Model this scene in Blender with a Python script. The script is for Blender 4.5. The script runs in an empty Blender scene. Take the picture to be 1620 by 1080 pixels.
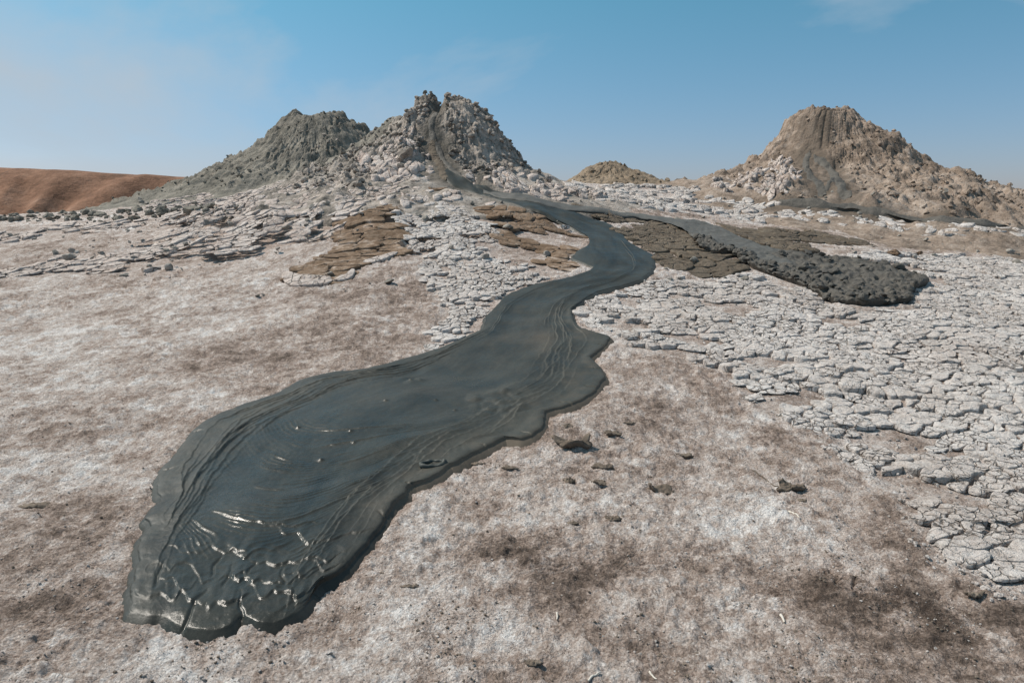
import bpy, math, random
import numpy as np
from mathutils import Vector, Matrix, Euler

random.seed(7)
RNG = np.random.default_rng(11)
scene = bpy.context.scene
COL = scene.collection

# ------------------------------------------------------------------ camera
CAM_H, PITCH, FPX = 1.6, math.atan(190.0 / 1080.0), 1080.0
cam_data = bpy.data.cameras.new('camera')
cam_data.sensor_width = 36.0
cam_data.lens = 24.0
cam_data.clip_start = 0.05
cam_data.clip_end = 20000.0
cam = bpy.data.objects.new('camera', cam_data)
cam.location = (0, 0, CAM_H)
cam.rotation_euler = (math.pi / 2 - PITCH, 0, 0)
COL.objects.link(cam)
scene.camera = cam

# ------------------------------------------------------------------ light
SUN_EL = math.radians(52)
SUN_AZ = math.radians(-70)          # measured from +Y towards +X: sun stands ahead, to the left
world = bpy.data.worlds.new('World')
scene.world = world
world.use_nodes = True
wn = world.node_tree
wn.nodes.clear()
wo = wn.nodes.new('ShaderNodeOutputWorld')
bg = wn.nodes.new('ShaderNodeBackground')
sky = wn.nodes.new('ShaderNodeTexSky')
sky.sky_type = 'NISHITA'
sky.sun_disc = False
sky.sun_elevation = SUN_EL
sky.sun_rotation = SUN_AZ
sky.altitude = 100
sky.air_density = 1.0
sky.dust_density = 1.0
sky.ozone_density = 1.0
bg.inputs['Strength'].default_value = 0.12
# thin veil of high cloud, all round the sky
tc = wn.nodes.new('ShaderNodeTexCoord')
mp = wn.nodes.new('ShaderNodeMapping')
mp.inputs['Scale'].default_value = (1.0, 1.0, 2.2)
mp.inputs['Location'].default_value = (1.9, 0.4, 0.1)
mp.inputs['Rotation'].default_value = (0, 0, math.radians(-48))
cn = wn.nodes.new('ShaderNodeTexNoise')
cn.inputs['Scale'].default_value = 1.7
cn.inputs['Detail'].default_value = 9
cn.inputs['Roughness'].default_value = 0.55
cn.inputs['Distortion'].default_value = 0.35
cr = wn.nodes.new('ShaderNodeValToRGB')
cr.color_ramp.elements[0].position = 0.47
cr.color_ramp.elements[0].color = (0, 0, 0, 1)
cr.color_ramp.elements[1].position = 0.68
cr.color_ramp.elements[1].color = (0.95, 0.95, 0.95, 1)
cmix = wn.nodes.new('ShaderNodeMixRGB')
cmix.inputs['Color2'].default_value = (3.9, 4.5, 5.1, 1)
wn.links.new(tc.outputs['Generated'], mp.inputs['Vector'])
wn.links.new(mp.outputs['Vector'], cn.inputs['Vector'])
wn.links.new(cn.outputs['Fac'], cr.inputs['Fac'])
wn.links.new(cr.outputs['Color'], cmix.inputs['Fac'])
sep = wn.nodes.new('ShaderNodeSeparateXYZ')
wn.links.new(tc.outputs['Generated'], sep.inputs[0])
tr_ = wn.nodes.new('ShaderNodeValToRGB')          # the dusty blue of this sky: lavender low down, turquoise higher up
te = tr_.color_ramp.elements
te[0].position = 0.0; te[0].color = (.72, .64, .84, 1)
te[1].position = 0.34; te[1].color = (.45, .95, .90, 1)
tm_ = wn.nodes.new('ShaderNodeMixRGB'); tm_.blend_type = 'MULTIPLY'; tm_.inputs['Fac'].default_value = 1
wn.links.new(sep.outputs['Z'], tr_.inputs['Fac'])
wn.links.new(sky.outputs['Color'], tm_.inputs['Color1'])
wn.links.new(tr_.outputs['Color'], tm_.inputs['Color2'])
wn.links.new(tm_.outputs['Color'], cmix.inputs['Color1'])
wn.links.new(cmix.outputs['Color'], bg.inputs['Color'])
wn.links.new(bg.outputs['Background'], wo.inputs['Surface'])

sun_data = bpy.data.lights.new('sun', 'SUN')
sun_data.energy = 4.8
sun_data.angle = math.radians(0.6)
sun_data.color = (1.0, 0.915, 0.82)
sun = bpy.data.objects.new('sun', sun_data)
sd = Vector((math.sin(SUN_AZ) * math.cos(SUN_EL), math.cos(SUN_AZ) * math.cos(SUN_EL), math.sin(SUN_EL)))
sun.rotation_euler = sd.to_track_quat('Z', 'Y').to_euler()
sun.location = (0, 0, 30)
COL.objects.link(sun)
vs = scene.view_settings
vs.view_transform = 'Standard'
vs.look = 'None'
vs.gamma = 1.0
vs.exposure = 0.0
vs.use_curve_mapping = False

# ------------------------------------------------------------------ noise
def _h(ix, iy, s):
    h = (ix * 374761393 + iy * 668265263 + s * 974634777) & 0xffffffff
    h = ((h ^ (h >> 13)) * 1274126177) & 0xffffffff
    return h ^ (h >> 16)

def perlin(x, y, s=0):
    x = np.asarray(x, float); y = np.asarray(y, float)
    ix = np.floor(x).astype(np.int64); iy = np.floor(y).astype(np.int64)
    fx = x - ix; fy = y - iy
    u = fx * fx * fx * (fx * (fx * 6 - 15) + 10); v = fy * fy * fy * (fy * (fy * 6 - 15) + 10)
    def g(dx, dy):
        a = _h(ix + dx, iy + dy, s) * (2 * math.pi / 4294967296.0)
        return np.cos(a) * (fx - dx) + np.sin(a) * (fy - dy)
    a, b, c, d = g(0, 0), g(1, 0), g(0, 1), g(1, 1)
    return 1.5 * ((a + (b - a) * u) + ((c + (d - c) * u) - (a + (b - a) * u)) * v)

def fbm(x, y, o=4, s=0, gain=0.5):
    r = 0; a = 1.0
    for i in range(o):
        r = r + a * perlin(x, y, s + i * 17)
        x = x * 2.03 + 13.7; y = y * 2.03 - 7.1; a *= gain
    return r

def worley(x, y, s=0, jit=0.9):
    x = np.asarray(x, float); y = np.asarray(y, float)
    ix = np.floor(x).astype(np.int64); iy = np.floor(y).astype(np.int64)
    f1 = np.full(x.shape, 9.0); f2 = np.full(x.shape, 9.0); cid = np.zeros(x.shape)
    for dx in (-1, 0, 1):
        for dy in (-1, 0, 1):
            h = _h(ix + dx, iy + dy, s)
            px = ix + dx + 0.5 + ((h & 0xffff) / 65535.0 - 0.5) * jit
            py = iy + dy + 0.5 + (((h >> 16) & 0xffff) / 65535.0 - 0.5) * jit
            d = np.hypot(px - x, py - y)
            n = d < f1
            f2 = np.where(n, f1, np.minimum(f2, d)); f1 = np.where(n, d, f1)
            cid = np.where(n, (h % 1009) / 1009.0, cid)
    return f1, f2, cid

def sstep(a, b, x):
    t = np.clip((x - a) / (b - a), 0, 1)
    return t * t * (3 - 2 * t)

def smax(a, b, k):
    h = np.clip(0.5 + 0.5 * (a - b) / k, 0, 1)
    return b + (a - b) * h + k * h * (1 - h)

# ------------------------------------------------------------------ pixel rays and the lie of the land
CP, SP = math.cos(PITCH), math.sin(PITCH)
def ray(px, py):
    u = (np.asarray(px, float) - 810) / FPX; v = (540 - np.asarray(py, float)) / FPX
    return u, CP + v * SP, -SP + v * CP
def at_depth(px, py, Y):
    dx, dy, dz = ray(px, py)
    return dx / dy * Y, Y + 0 * dx, CAM_H + dz / dy * Y

ctrl_px = [
 (0,1080,2.16),(800,1080,2.16),(1620,1080,2.16),
 (0,800,3.60),(400,800,3.58),(800,800,3.58),(1200,800,3.58),(1620,800,3.62),
 (0,650,5.05),(400,650,5.0),(800,650,4.95),(1200,650,5.0),(1620,650,5.1),
 (0,550,6.8),(400,550,6.6),(800,550,6.5),(1200,550,6.6),(1620,550,6.8),
 (0,480,8.5),(400,480,8.2),(720,480,8.0),(1000,480,8.1),(1300,480,8.5),(1620,450,10.1),
 (0,420,11.0),(350,420,10.1),(700,420,9.4),(940,420,9.6),(1250,430,10.0),
 (0,380,13.2),(350,380,11.6),(700,380,10.6),(970,375,11.4),(1250,390,12.0),(1620,400,13.2),
 (0,350,15.4),(180,338,15.2),(350,340,13.6),(520,330,13.0),(700,338,12.0),(830,325,13.0),(1000,340,13.6),(1250,350,15.6),(1620,362,17.5),
 (600,300,14.3),(700,300,14.2),(850,300,15.5),(1000,300,18.0),(1100,297,19.5),(1200,320,18.5),
 (0,339,17.0),
]
pts = [tuple(float(q) for q in at_depth(a, b, c)) for a, b, c in ctrl_px]
pts += [(-6, -4, -.15), (0, -4, -.12), (6, -4, -.15), (-6, 0, -.05), (6, 0, -.05), (0, 0, -.03),
        (-18, 21, 1.2), (-12, 26, 0.9), (-5, 26, 1.6), (2, 26, 2.2), (10, 28, 1.8), (18, 24, 1.2), (-20, 12, .9), (20, 12, .6), (12, 3, -.1), (-12, 3, -.1), (12,-4,-.2), (-12,-4,-.2)]
CPTS = np.array(pts)
def _U(r2):
    return np.where(r2 > 1e-9, r2 * np.log(np.maximum(r2, 1e-9)), 0)
_n = len(CPTS)
_K = _U((CPTS[:, None, 0] - CPTS[None, :, 0]) ** 2 + (CPTS[:, None, 1] - CPTS[None, :, 1]) ** 2) + np.eye(_n) * 0.15
_P = np.c_[np.ones(_n), CPTS[:, :2]]
_A = np.block([[_K, _P], [_P.T, np.zeros((3, 3))]])
_W = np.linalg.solve(_A, np.r_[CPTS[:, 2], 0, 0, 0])

def base_exact(x, y):
    x = np.asarray(x, float); y = np.asarray(y, float)
    xc = np.clip(x, -22, 22); yc = np.clip(y, -5, 32)
    z = _W[_n] + _W[_n + 1] * xc + _W[_n + 2] * yc
    for i in range(_n):
        z = z + _W[i] * _U((xc - CPTS[i, 0]) ** 2 + (yc - CPTS[i, 1]) ** 2)
    d = np.hypot(x - 1, y - 9)
    s = sstep(15, 42, d)
    return z * (1 - s) + s * (-1.6 + 0.5 * perlin(x / 60, y / 60, 5))

class Cache:
    """bilinear table of a smooth height function"""
    def __init__(self, f, x0, x1, y0, y1, st):
        self.x0, self.y0, self.st = x0, y0, st
        xs = np.arange(x0, x1 + st, st); ys = np.arange(y0, y1 + st, st)
        X, Y = np.meshgrid(xs, ys)
        self.nx, self.ny = len(xs), len(ys)
        self.t = f(X.ravel(), Y.ravel()).reshape(X.shape)
    def __call__(self, x, y):
        u = np.clip((x - self.x0) / self.st, 0, self.nx - 1.001); v = np.clip((y - self.y0) / self.st, 0, self.ny - 1.001)
        i = u.astype(int); j = v.astype(int); u = u - i; v = v - j
        t = self.t
        return (t[j, i] * (1 - u) + t[j, i + 1] * u) * (1 - v) + (t[j + 1, i] * (1 - u) + t[j + 1, i + 1] * u) * v
    def has(self, x, y):
        return (x > self.x0) & (x < self.x0 + self.st * (self.nx - 1)) & (y > self.y0) & (y < self.y0 + self.st * (self.ny - 1))
BASE_T = Cache(base_exact, -26, 26, -8, 46, .12)
def base(x, y):
    x = np.asarray(x, float); y = np.asarray(y, float)
    z = np.empty(x.shape); q = BASE_T.has(x, y)
    z[q] = BASE_T(x[q], y[q])
    if (~q).any(): z[~q] = base_exact(x[~q], y[~q])
    return z + .045 * fbm(x * .55, y * .55, 3, 2) * (1 - sstep(30, 80, np.hypot(x, y)))

def make_profile(axpx, Y, side):
    X0 = float(at_depth(axpx, 300, Y)[0])
    r = []; z = []
    for a, b in side:
        xx, _, zz = at_depth(a, b, Y)
        r.append(abs(float(xx) - X0)); z.append(float(zz))
    o = np.argsort(r)
    r = np.array(r)[o]; z = np.array(z)[o]
    r = np.r_[r, r[-1] + 3.0, r[-1] + 12]; z = np.r_[z, z[-1] - 3.0 * 0.42, z[-1] - 12 * 0.42]
    return r, z

CONES = {
 'left': dict(ax=503, Y=20.5, dip=.35, lump=1.0, k=.45, f=1.6,
    L=[(494,181),(467,179),(450,193),(427,213),(410,233),(367,253),(337,267),(300,283),(250,303),(170,328),(60,352)],
    R=[(514,182),(543,184),(560,196),(577,208),(602,226),(640,256),(700,290)]),
 'center': dict(notch=-.08, ax=706, Y=17.0, dip=.25, lump=1.25, k=.7, f=1.0,
    L=[(690,160),(678,161),(660,173),(647,190),(622,207),(592,232),(550,258),(500,282)],
    R=[(718,160),(735,162),(757,176),(780,200),(797,220),(810,240),(830,260),(850,277),(880,290)]),
 'saddle': dict(ax=614, Y=18.6, dip=.0, lump=.5, k=.6, f=1.3,
    L=[(606,203),(592,208),(572,222),(540,245)],
    R=[(622,196),(634,190),(646,190),(668,205),(700,240)]),
 'right': dict(ax=1306, Y=22.0, dip=.4, lump=1.1, k=.6, f=1.1,
    L=[(1287,177),(1260,182),(1247,192),(1240,212),(1227,232),(1207,247),(1180,266),(1130,283),(1080,292),(1020,300)],
    R=[(1325,171),(1337,173),(1350,183),(1363,199),(1387,210),(1413,230),(1430,250),(1463,273),(1513,293),(1580,319),(1640,338),(1760,365)]),
 'small': dict(ax=957, Y=33.0, dip=.1, lump=.8, k=.5, f=1.0,
    L=[(945,258),(932,266),(912,279),(896,287),(860,297)],
    R=[(970,257),(985,265),(1000,272),(1030,281),(1052,291),(1100,304)]),
}
for cdef in CONES.values():
    cdef['X'] = float(at_depth(cdef['ax'], 300, cdef['Y'])[0])
    cdef['PL'] = make_profile(cdef['ax'], cdef['Y'], cdef['L'])
    cdef['PR'] = make_profile(cdef['ax'], cdef['Y'], cdef['R'])

STREAKS = []            # (xy polyline, half width) of mud running down cones: the rubble is smooth there
def poly_dist(x, y, P):
    d = np.full(np.shape(x), 1e9)
    for i in range(len(P) - 1):
        ax, ay = P[i][:2]; bx, by = P[i + 1][:2]
        vx, vy = bx - ax, by - ay
        t = np.clip(((x - ax) * vx + (y - ay) * vy) / (vx * vx + vy * vy + 1e-12), 0, 1)
        d = np.minimum(d, np.hypot(x - ax - t * vx, y - ay - t * vy))
    return d

def cone_z(c, x, y, lumps=True, b=None):
    dx = x - c['X']; dy = y - c['Y']
    r0 = np.hypot(dx, dy); cs = dx / np.maximum(r0, 1e-6)
    r = r0 * (1 + 0.05 * fbm(x * .7 + 3, y * .7, 3, 21) * sstep(.2, 1.5, r0))
    r = r * (1 + (c['f'] - 1) * np.clip(-dy / np.maximum(r0, 1e-6), 0, 1))
    wR = sstep(-0.9, 0.9, cs)
    z = np.interp(r, *c['PL']) * (1 - wR) + np.interp(r, *c['PR']) * wR
    rt = min(c['PL'][0][1], c['PR'][0][1])
    z = z - c['dip'] * (1 - sstep(0, rt * 1.05, r0)) * 1.0
    azm = np.arctan2(dy, dx)
    gul = np.clip(1 - 2.4 * np.abs(perlin(azm * 3.2 + .5 * perlin(x * .9, y * .9, 51), r0 * .35, 52)), 0, 1) ** 2 + .5 * np.clip(1 - 2.2 * np.abs(perlin(azm * 8 + .5 * perlin(x * 2, y * 2, 53), r0 * .7, 54)), 0, 1) ** 2
    z = z - .065 * gul * sstep(.5, 1.4, r0) * c['lump'] * sstep(-.4, .5, fbm(x * .8, y * .8, 2, 56))
    if 'notch' in c:
        z = z - .22 * np.exp(-((x - c['X'] - c['notch']) / .11) ** 2) * (1 - sstep(.6, 1.0, r0))
    z = z + .10 * c['lump'] * fbm(x * 1.1, y * 1.1, 3, 77) * sstep(.3, 1.2, r0)
    if lumps:
        ztop = max(c['PL'][1].max(), c['PR'][1].max())
        sc_ = (r0 + .8 * np.clip(ztop - z, 0, 4)) / np.maximum(r0, .35)
        sc_ = np.minimum(sc_, 2.2)
        ax_ = c['X'] + dx * sc_; ay_ = c['Y'] + dy * sc_
        wx = ax_ + .10 * perlin(ax_ * 3, ay_ * 3, 3); wy = ay_ + .10 * perlin(ax_ * 3, ay_ * 3, 4)
        f1, f2, ci = worley(wx / .50, wy / .50, 31)
        g1, g2, gi = worley(wx / .20, wy / .20, 32)
        h1, h2, hi = worley(wx / .085, wy / .085, 33)
        m = .45 + .55 * sstep(-.25, .35, fbm(x * .8 + 9, y * .8, 2, 40))
        L = .17 * (np.minimum(f2 - f1, .5) + .8 * ci - .4) + .10 * (np.minimum(g2 - g1, .5) + .8 * gi - .4) + .045 * (np.minimum(h2 - h1, .5) + hi - .5)
        fade = sstep(-.05, .55, z - b) if b is not None else 1.0
        for P, w in STREAKS:
            fade = fade * (1 - .85 * np.exp(-(poly_dist(x, y, P) / (w * 1.2)) ** 2))
        z = z + L * m * c['lump'] * fade
    return z

def F(x, y, lumps=True):
    x = np.asarray(x, float); y = np.asarray(y, float)
    b = base(x, y); z = b.copy()
    near = (y > 9) & (y < 50) & (np.abs(x) < 30)
    if near.any():
        xn, yn = x[near], y[near]; bn = b[near]; zn = bn.copy()
        for c in CONES.values():
            q = np.hypot(xn - c['X'], yn - c['Y']) < 14
            if q.any():
                zn[q] = np.maximum(zn[q], smax(bn[q] - .06, cone_z(c, xn[q], yn[q], lumps, bn[q]), c['k']))
        z[near] = zn
    return z

FS_T = None
def FS(x, y):
    return FS_T(x, y)
def hit(pl, surf=None):
    """pixels -> points where their rays meet the land"""
    surf = surf or FS
    P = np.array(pl, float)
    dx, dy, dz = ray(P[:, 0], P[:, 1])
    N = 420
    ys = np.geomspace(1.2, 60, N)
    XX = (dx / dy)[:, None] * ys[None]; ZZ = CAM_H + (dz / dy)[:, None] * ys[None]
    YY = np.broadcast_to(ys[None], XX.shape)
    S = surf(XX.ravel(), YY.ravel().copy()).reshape(XX.shape)
    below = ZZ < S
    idx = np.where(below.any(1), below.argmax(1), N - 1)
    out = []
    lo = ys[np.maximum(idx - 1, 0)]; hi = ys[idx]
    for _ in range(12):
        mid = .5 * (lo + hi)
        s = surf(dx / dy * mid, mid)
        bl = CAM_H + dz / dy * mid < s
        hi = np.where(bl, mid, hi); lo = np.where(bl, lo, mid)
    return np.c_[dx / dy * hi, hi, CAM_H + dz / dy * hi]

FS_T = Cache(lambda a, b: F(a, b, False), -26, 26, -2, 46, .08)

def inside(x, y, P):
    c = np.zeros(np.shape(x), bool); n = len(P); j = n - 1
    for i in range(n):
        xi, yi = P[i][0], P[i][1]; xj, yj = P[j][0], P[j][1]
        if yi != yj:
            c ^= ((yi > y) != (yj > y)) & (x < (xj - xi) * (y - yi) / (yj - yi) + xi)
        j = i
    return c
def soft_poly(x, y, P, w):
    """1 deep inside the outline, 0 well outside"""
    P = np.asarray(P)[:, :2]
    r = np.zeros(np.shape(x))
    mn = P.min(0) - 2 * w; mx = P.max(0) + 2 * w
    q = (x > mn[0]) & (x < mx[0]) & (y > mn[1]) & (y < mx[1])
    if q.any():
        d = poly_dist(x[q], y[q], np.r_[P, P[:1]]) * np.where(inside(x[q], y[q], P), 1, -1)
        r[q] = sstep(-w, w, d)
    return r

def catmull(P, n):
    P = np.asarray(P, float)
    E = np.r_[2 * P[:1] - P[1:2], P, 2 * P[-1:] - P[-2:-1]]
    m = len(P) - 1
    t = np.linspace(0, m, n); i = np.minimum(t.astype(int), m - 1); f = (t - i)[:, None]
    a, b, c, d = E[i], E[i + 1], E[i + 2], E[i + 3]
    return .5 * (2 * b + (c - a) * f + (2 * a - 5 * b + 4 * c - d) * f ** 2 + (3 * b - a - 3 * c + d) * f ** 3)

# ------------------------------------------------------------------ mesh and object helpers
def new_mesh(name, V, quads=None, tris=None, polys=None, smooth=True, mat=None, attrs=None):
    me = bpy.data.meshes.new(name)
    V = np.asarray(V, np.float32)
    if polys is not None:
        starts = np.cumsum([0] + [len(p) for p in polys[:-1]]); tot = [len(p) for p in polys]
        loops = np.concatenate([np.asarray(p) for p in polys])
    else:
        L = []; tot = []
        if quads is not None and len(quads): L.append(np.asarray(quads).ravel()); tot += [4] * len(quads)
        if tris is not None and len(tris): L.append(np.asarray(tris).ravel()); tot += [3] * len(tris)
        loops = np.concatenate(L); tot = np.array(tot); starts = np.r_[0, np.cumsum(tot)[:-1]]
    me.vertices.add(len(V)); me.vertices.foreach_set('co', V.ravel())
    me.loops.add(len(loops)); me.loops.foreach_set('vertex_index', loops.astype(np.int32))
    me.polygons.add(len(tot)); me.polygons.foreach_set('loop_start', np.asarray(starts, np.int32))
    me.polygons.foreach_set('loop_total', np.asarray(tot, np.int32))
    me.update(calc_edges=True)
    me.polygons.foreach_set('use_smooth', np.full(len(tot), smooth))
    for k, v in (attrs or {}).items():
        a = me.attributes.new(k, 'FLOAT', 'POINT'); a.data.foreach_set('value', np.asarray(v, np.float32))
    if mat: me.materials.append(mat)
    me.validate()
    return me

def link(name, data, parent=None, loc=None, kind=None, label=None, cat=None, group=None):
    o = bpy.data.objects.new(name, data)
    COL.objects.link(o)
    if parent is not None: o.parent = parent
    if loc is not None: o.location = loc
    if kind: o['kind'] = kind
    if label: o['label'] = label
    if cat: o['category'] = cat
    if group: o['group'] = group
    return o

def thing(name, loc, label, cat, group=None):
    return link(name, None, None, loc, None, label, cat, group)

def grid_quads(nr, nc, wrap=False):
    i = np.arange(nr - 1)[:, None]; j = np.arange(nc if wrap else nc - 1)[None]
    j2 = (j + 1) % nc
    return np.stack([i * nc + j, i * nc + j2, (i + 1) * nc + j2, (i + 1) * nc + j], -1).reshape(-1, 4)

# ------------------------------------------------------------------ materials
def earth(name, ramp, big=1.2, fine=14.0, bump=.5, rough=.95, attr=None, attr_gain=1.0, contrast=.55, spec=.2, speck=.25, bscale=55.0, bdist=.012, offs=(0, 0, 0), crack=0.0, mid=0.0, stain=None):
    m = bpy.data.materials.new(name); m.use_nodes = True
    nt = m.node_tree; N = nt.nodes; Lk = nt.links
    b = N['Principled BSDF']
    b.inputs['Roughness'].default_value = rough
    b.inputs['Specular IOR Level'].default_value = spec
    geo = N.new('ShaderNodeNewGeometry')
    mpn = N.new('ShaderNodeMapping'); mpn.inputs['Location'].default_value = offs
    Lk.new(geo.outputs['Position'], mpn.inputs['Vector'])
    def noise(scale, detail=8, rg=.6, dist=0.0):
        n = N.new('ShaderNodeTexNoise'); n.inputs['Scale'].default_value = scale
        n.inputs['Detail'].default_value = detail; n.inputs['Roughness'].default_value = rg
        n.inputs['Distortion'].default_value = dist
        Lk.new(mpn.outputs['Vector'], n.inputs['Vector']); return n.outputs['Fac']
    def math_(op, a, c, clamp=False):
        n = N.new('ShaderNodeMath'); n.operation = op; n.use_clamp = clamp
        for i, q in enumerate((a, c)):
            if isinstance(q, (int, float)): n.inputs[i].default_value = q
            else: Lk.new(q, n.inputs[i])
        return n.outputs[0]
    n1 = noise(big, 6, .6, .3); n2 = noise(fine, 10, .68)
    f = math_('ADD', math_('MULTIPLY', math_('SUBTRACT', n1, .5), 1.5 * contrast), math_('MULTIPLY', math_('SUBTRACT', n2, .5), 2.1 * contrast))
    if mid:
        f = math_('ADD', f, math_('MULTIPLY', math_('SUBTRACT', noise(fine * 4.5, 8, .7, .4), .5), mid))
    if attr:
        at = N.new('ShaderNodeAttribute'); at.attribute_name = attr
        f = math_('ADD', f, math_('MULTIPLY', at.outputs['Fac'], attr_gain))
    else:
        f = math_('ADD', f, .5)
    rp = N.new('ShaderNodeValToRGB')
    els = rp.color_ramp.elements
    while len(els) < len(ramp): els.new(.5)
    for e, (p, c) in zip(els, ramp):
        e.position = p; e.color = (*c, 1)
    Lk.new(f, rp.inputs['Fac'])
    # small dark and light grains
    n3 = noise(fine * 9, 4, .7)
    g = math_('ADD', math_('MULTIPLY', math_('SUBTRACT', n3, .5), speck * 2.4), 1.0)
    mx = N.new('ShaderNodeMixRGB'); mx.blend_type = 'MULTIPLY'; mx.inputs['Fac'].default_value = 1
    cmb = N.new('ShaderNodeCombineXYZ')
    for i in range(3): Lk.new(g, cmb.inputs[i])
    Lk.new(rp.outputs['Color'], mx.inputs['Color1']); Lk.new(cmb.outputs[0], mx.inputs['Color2'])
    col = mx.outputs['Color']
    ck = None
    if crack:
        vo = N.new('ShaderNodeTexVoronoi'); vo.feature = 'DISTANCE_TO_EDGE'; vo.inputs['Scale'].default_value = crack
        wv = N.new('ShaderNodeTexNoise'); wv.inputs['Scale'].default_value = crack * 1.6; wv.inputs['Detail'].default_value = 5
        vm = N.new('ShaderNodeVectorMath'); vm.operation = 'MULTIPLY_ADD'; vm.inputs[1].default_value = (.7 / crack,) * 3
        Lk.new(mpn.outputs['Vector'], wv.inputs['Vector']); Lk.new(wv.outputs['Color'], vm.inputs[0]); Lk.new(mpn.outputs['Vector'], vm.inputs[2])
        Lk.new(vm.outputs[0], vo.inputs['Vector'])
        mr = N.new('ShaderNodeMapRange'); mr.interpolation_type = 'SMOOTHSTEP'
        mr.inputs['From Max'].default_value = .07; Lk.new(vo.outputs['Distance'], mr.inputs['Value'])
        gate = math_('MULTIPLY', math_('SUBTRACT', noise(crack * .22, 3, .5), .42, True), 6.0, True)
        ck = math_('SUBTRACT', 1.0, math_('MULTIPLY', math_('SUBTRACT', 1.0, mr.outputs['Result']), gate))
        dm_ = N.new('ShaderNodeMixRGB'); dm_.inputs['Color1'].default_value = (.16, .125, .10, 1)
        Lk.new(math_('ADD', math_('MULTIPLY', ck, .75), .25), dm_.inputs['Fac']); Lk.new(col, dm_.inputs['Color2']); col = dm_.outputs['Color']
    if stain:
        at2 = N.new('ShaderNodeAttribute'); at2.attribute_name = 'stain'
        sm_ = N.new('ShaderNodeMixRGB'); sm_.inputs['Color2'].default_value = (*stain, 1)
        Lk.new(math_('MULTIPLY', at2.outputs['Fac'], math_('ADD', math_('MULTIPLY', math_('SUBTRACT', n2, .5), 3.0), .75, True)), sm_.inputs['Fac'])
        Lk.new(col, sm_.inputs['Color1']); col = sm_.outputs['Color']
    Lk.new(col, b.inputs['Base Color'])
    if bump:
        h = math_('ADD', noise(bscale, 9, .68), math_('MULTIPLY', noise(bscale * .27, 6, .6), 1.6))
        if ck is not None: h = math_('ADD', h, math_('MULTIPLY', ck, 1.2))
        bp = N.new('ShaderNodeBump'); bp.inputs['Strength'].default_value = bump; bp.inputs['Distance'].default_value = bdist
        Lk.new(h, bp.inputs['Height']); Lk.new(bp.outputs['Normal'], b.inputs['Normal'])
    return m

M_ground = earth('ground_dust_and_salt', [(.0, (.09, .066, .053)), (.27, (.21, .158, .129)), (.48, (.365, .283, .24)), (.70, (.54, .46, .415)), (1.0, (.76, .72, .695))],
                 big=1.6, fine=11, attr='salt', contrast=.60, bump=1.0, speck=.8, bscale=85, bdist=.026, mid=1.15)
M_plate = earth('salt_crust', [(.05, (.28, .22, .185)), (.35, (.50, .435, .395)), (.6, (.63, .575, .54)), (1.0, (.75, .725, .705))],
                big=1.0, fine=16, contrast=.55, bump=1.0, speck=.4, bscale=60, bdist=.022, crack=13.0, mid=.35)
M_apron = earth('pink_grey_crust', [(.05, (.22, .17, .145)), (.35, (.45, .365, .32)), (.62, (.59, .515, .47)), (1.0, (.69, .65, .62))],
                big=.9, fine=9, contrast=.6, bump=1.0, speck=.35, bscale=30, bdist=.03, offs=(4, 2, 0), crack=6.0, mid=.3)
M_cone_c = earth('grey_pink_rubble', [(.05, (.055, .052, .045)), (.34, (.17, .15, .13)), (.56, (.34, .29, .25)), (1.0, (.55, .50, .455))],
                 big=.9, fine=5, contrast=.72, bump=.8, speck=.25, bscale=14, bdist=.05, mid=.7, stain=(.095, .083, .068))
M_cone_l = earth('olive_grey_rubble', [(.05, (.085, .08, .068)), (.4, (.17, .155, .13)), (.65, (.25, .225, .19)), (1.0, (.40, .36, .31))],
                 big=.6, fine=5, contrast=.62, bump=.8, speck=.25, bscale=14, bdist=.05, mid=.7, offs=(7, 3, 1))
M_cone_r = earth('tan_rubble', [(.05, (.085, .065, .05)), (.38, (.21, .158, .122)), (.62, (.33, .258, .208)), (1.0, (.50, .44, .39))],
                 big=.7, fine=5, contrast=.66, bump=.8, speck=.25, bscale=14, bdist=.05, offs=(1, 9, 4), mid=.7, stain=(.105, .083, .065))
M_cone_s = earth('ochre_rubble', [(.05, (.08, .065, .048)), (.4, (.20, .152, .108)), (.7, (.29, .225, .165)), (1.0, (.40, .34, .27))],
                 big=.5, fine=4, contrast=.6, bump=.8, speck=.2, bscale=10, bdist=.06)
M_hill = earth('orange_clay', [(.05, (.13, .068, .042)), (.40, (.215, .112, .069)), (.65, (.265, .145, .093)), (1.0, (.33, .20, .14))],
               big=.03, fine=.12, contrast=.85, bump=.5, speck=.3, mid=.5, bscale=.25, bdist=2.0)
M_brown = earth('brown_dried_mud', [(.05, (.09, .058, .037)), (.4, (.165, .108, .070)), (.62, (.24, .168, .118)), (.85, (.43, .345, .285))],
                big=1.6, fine=9, contrast=.75, bump=.8, speck=.3, bscale=40, bdist=.02, crack=5.0)
M_brown_d = earth('dark_brown_damp_mud', [(.05, (.065, .05, .036)), (.45, (.12, .092, .066)), (.7, (.165, .13, .095)), (1.0, (.25, .205, .16))],
                  big=1.1, fine=9, contrast=.65, bump=.9, speck=.25, bscale=30, bdist=.03, rough=.8, spec=.3, crack=3.6)
M_lumpy = earth('dark_clotted_mud', [(.05, (.045, .041, .036)), (.5, (.085, .076, .065)), (.75, (.125, .108, .09)), (1.0, (.19, .16, .13))],
                big=1.3, fine=10, contrast=.5, bump=.8, speck=.2, bscale=26, bdist=.025, rough=.7, spec=.4)
M_clod = earth('dark_clod', [(.05, (.075, .06, .048)), (.5, (.15, .12, .095)), (1.0, (.32, .265, .215))],
               big=6, fine=30, contrast=.6, bump=.6, bscale=90, bdist=.006)
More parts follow.
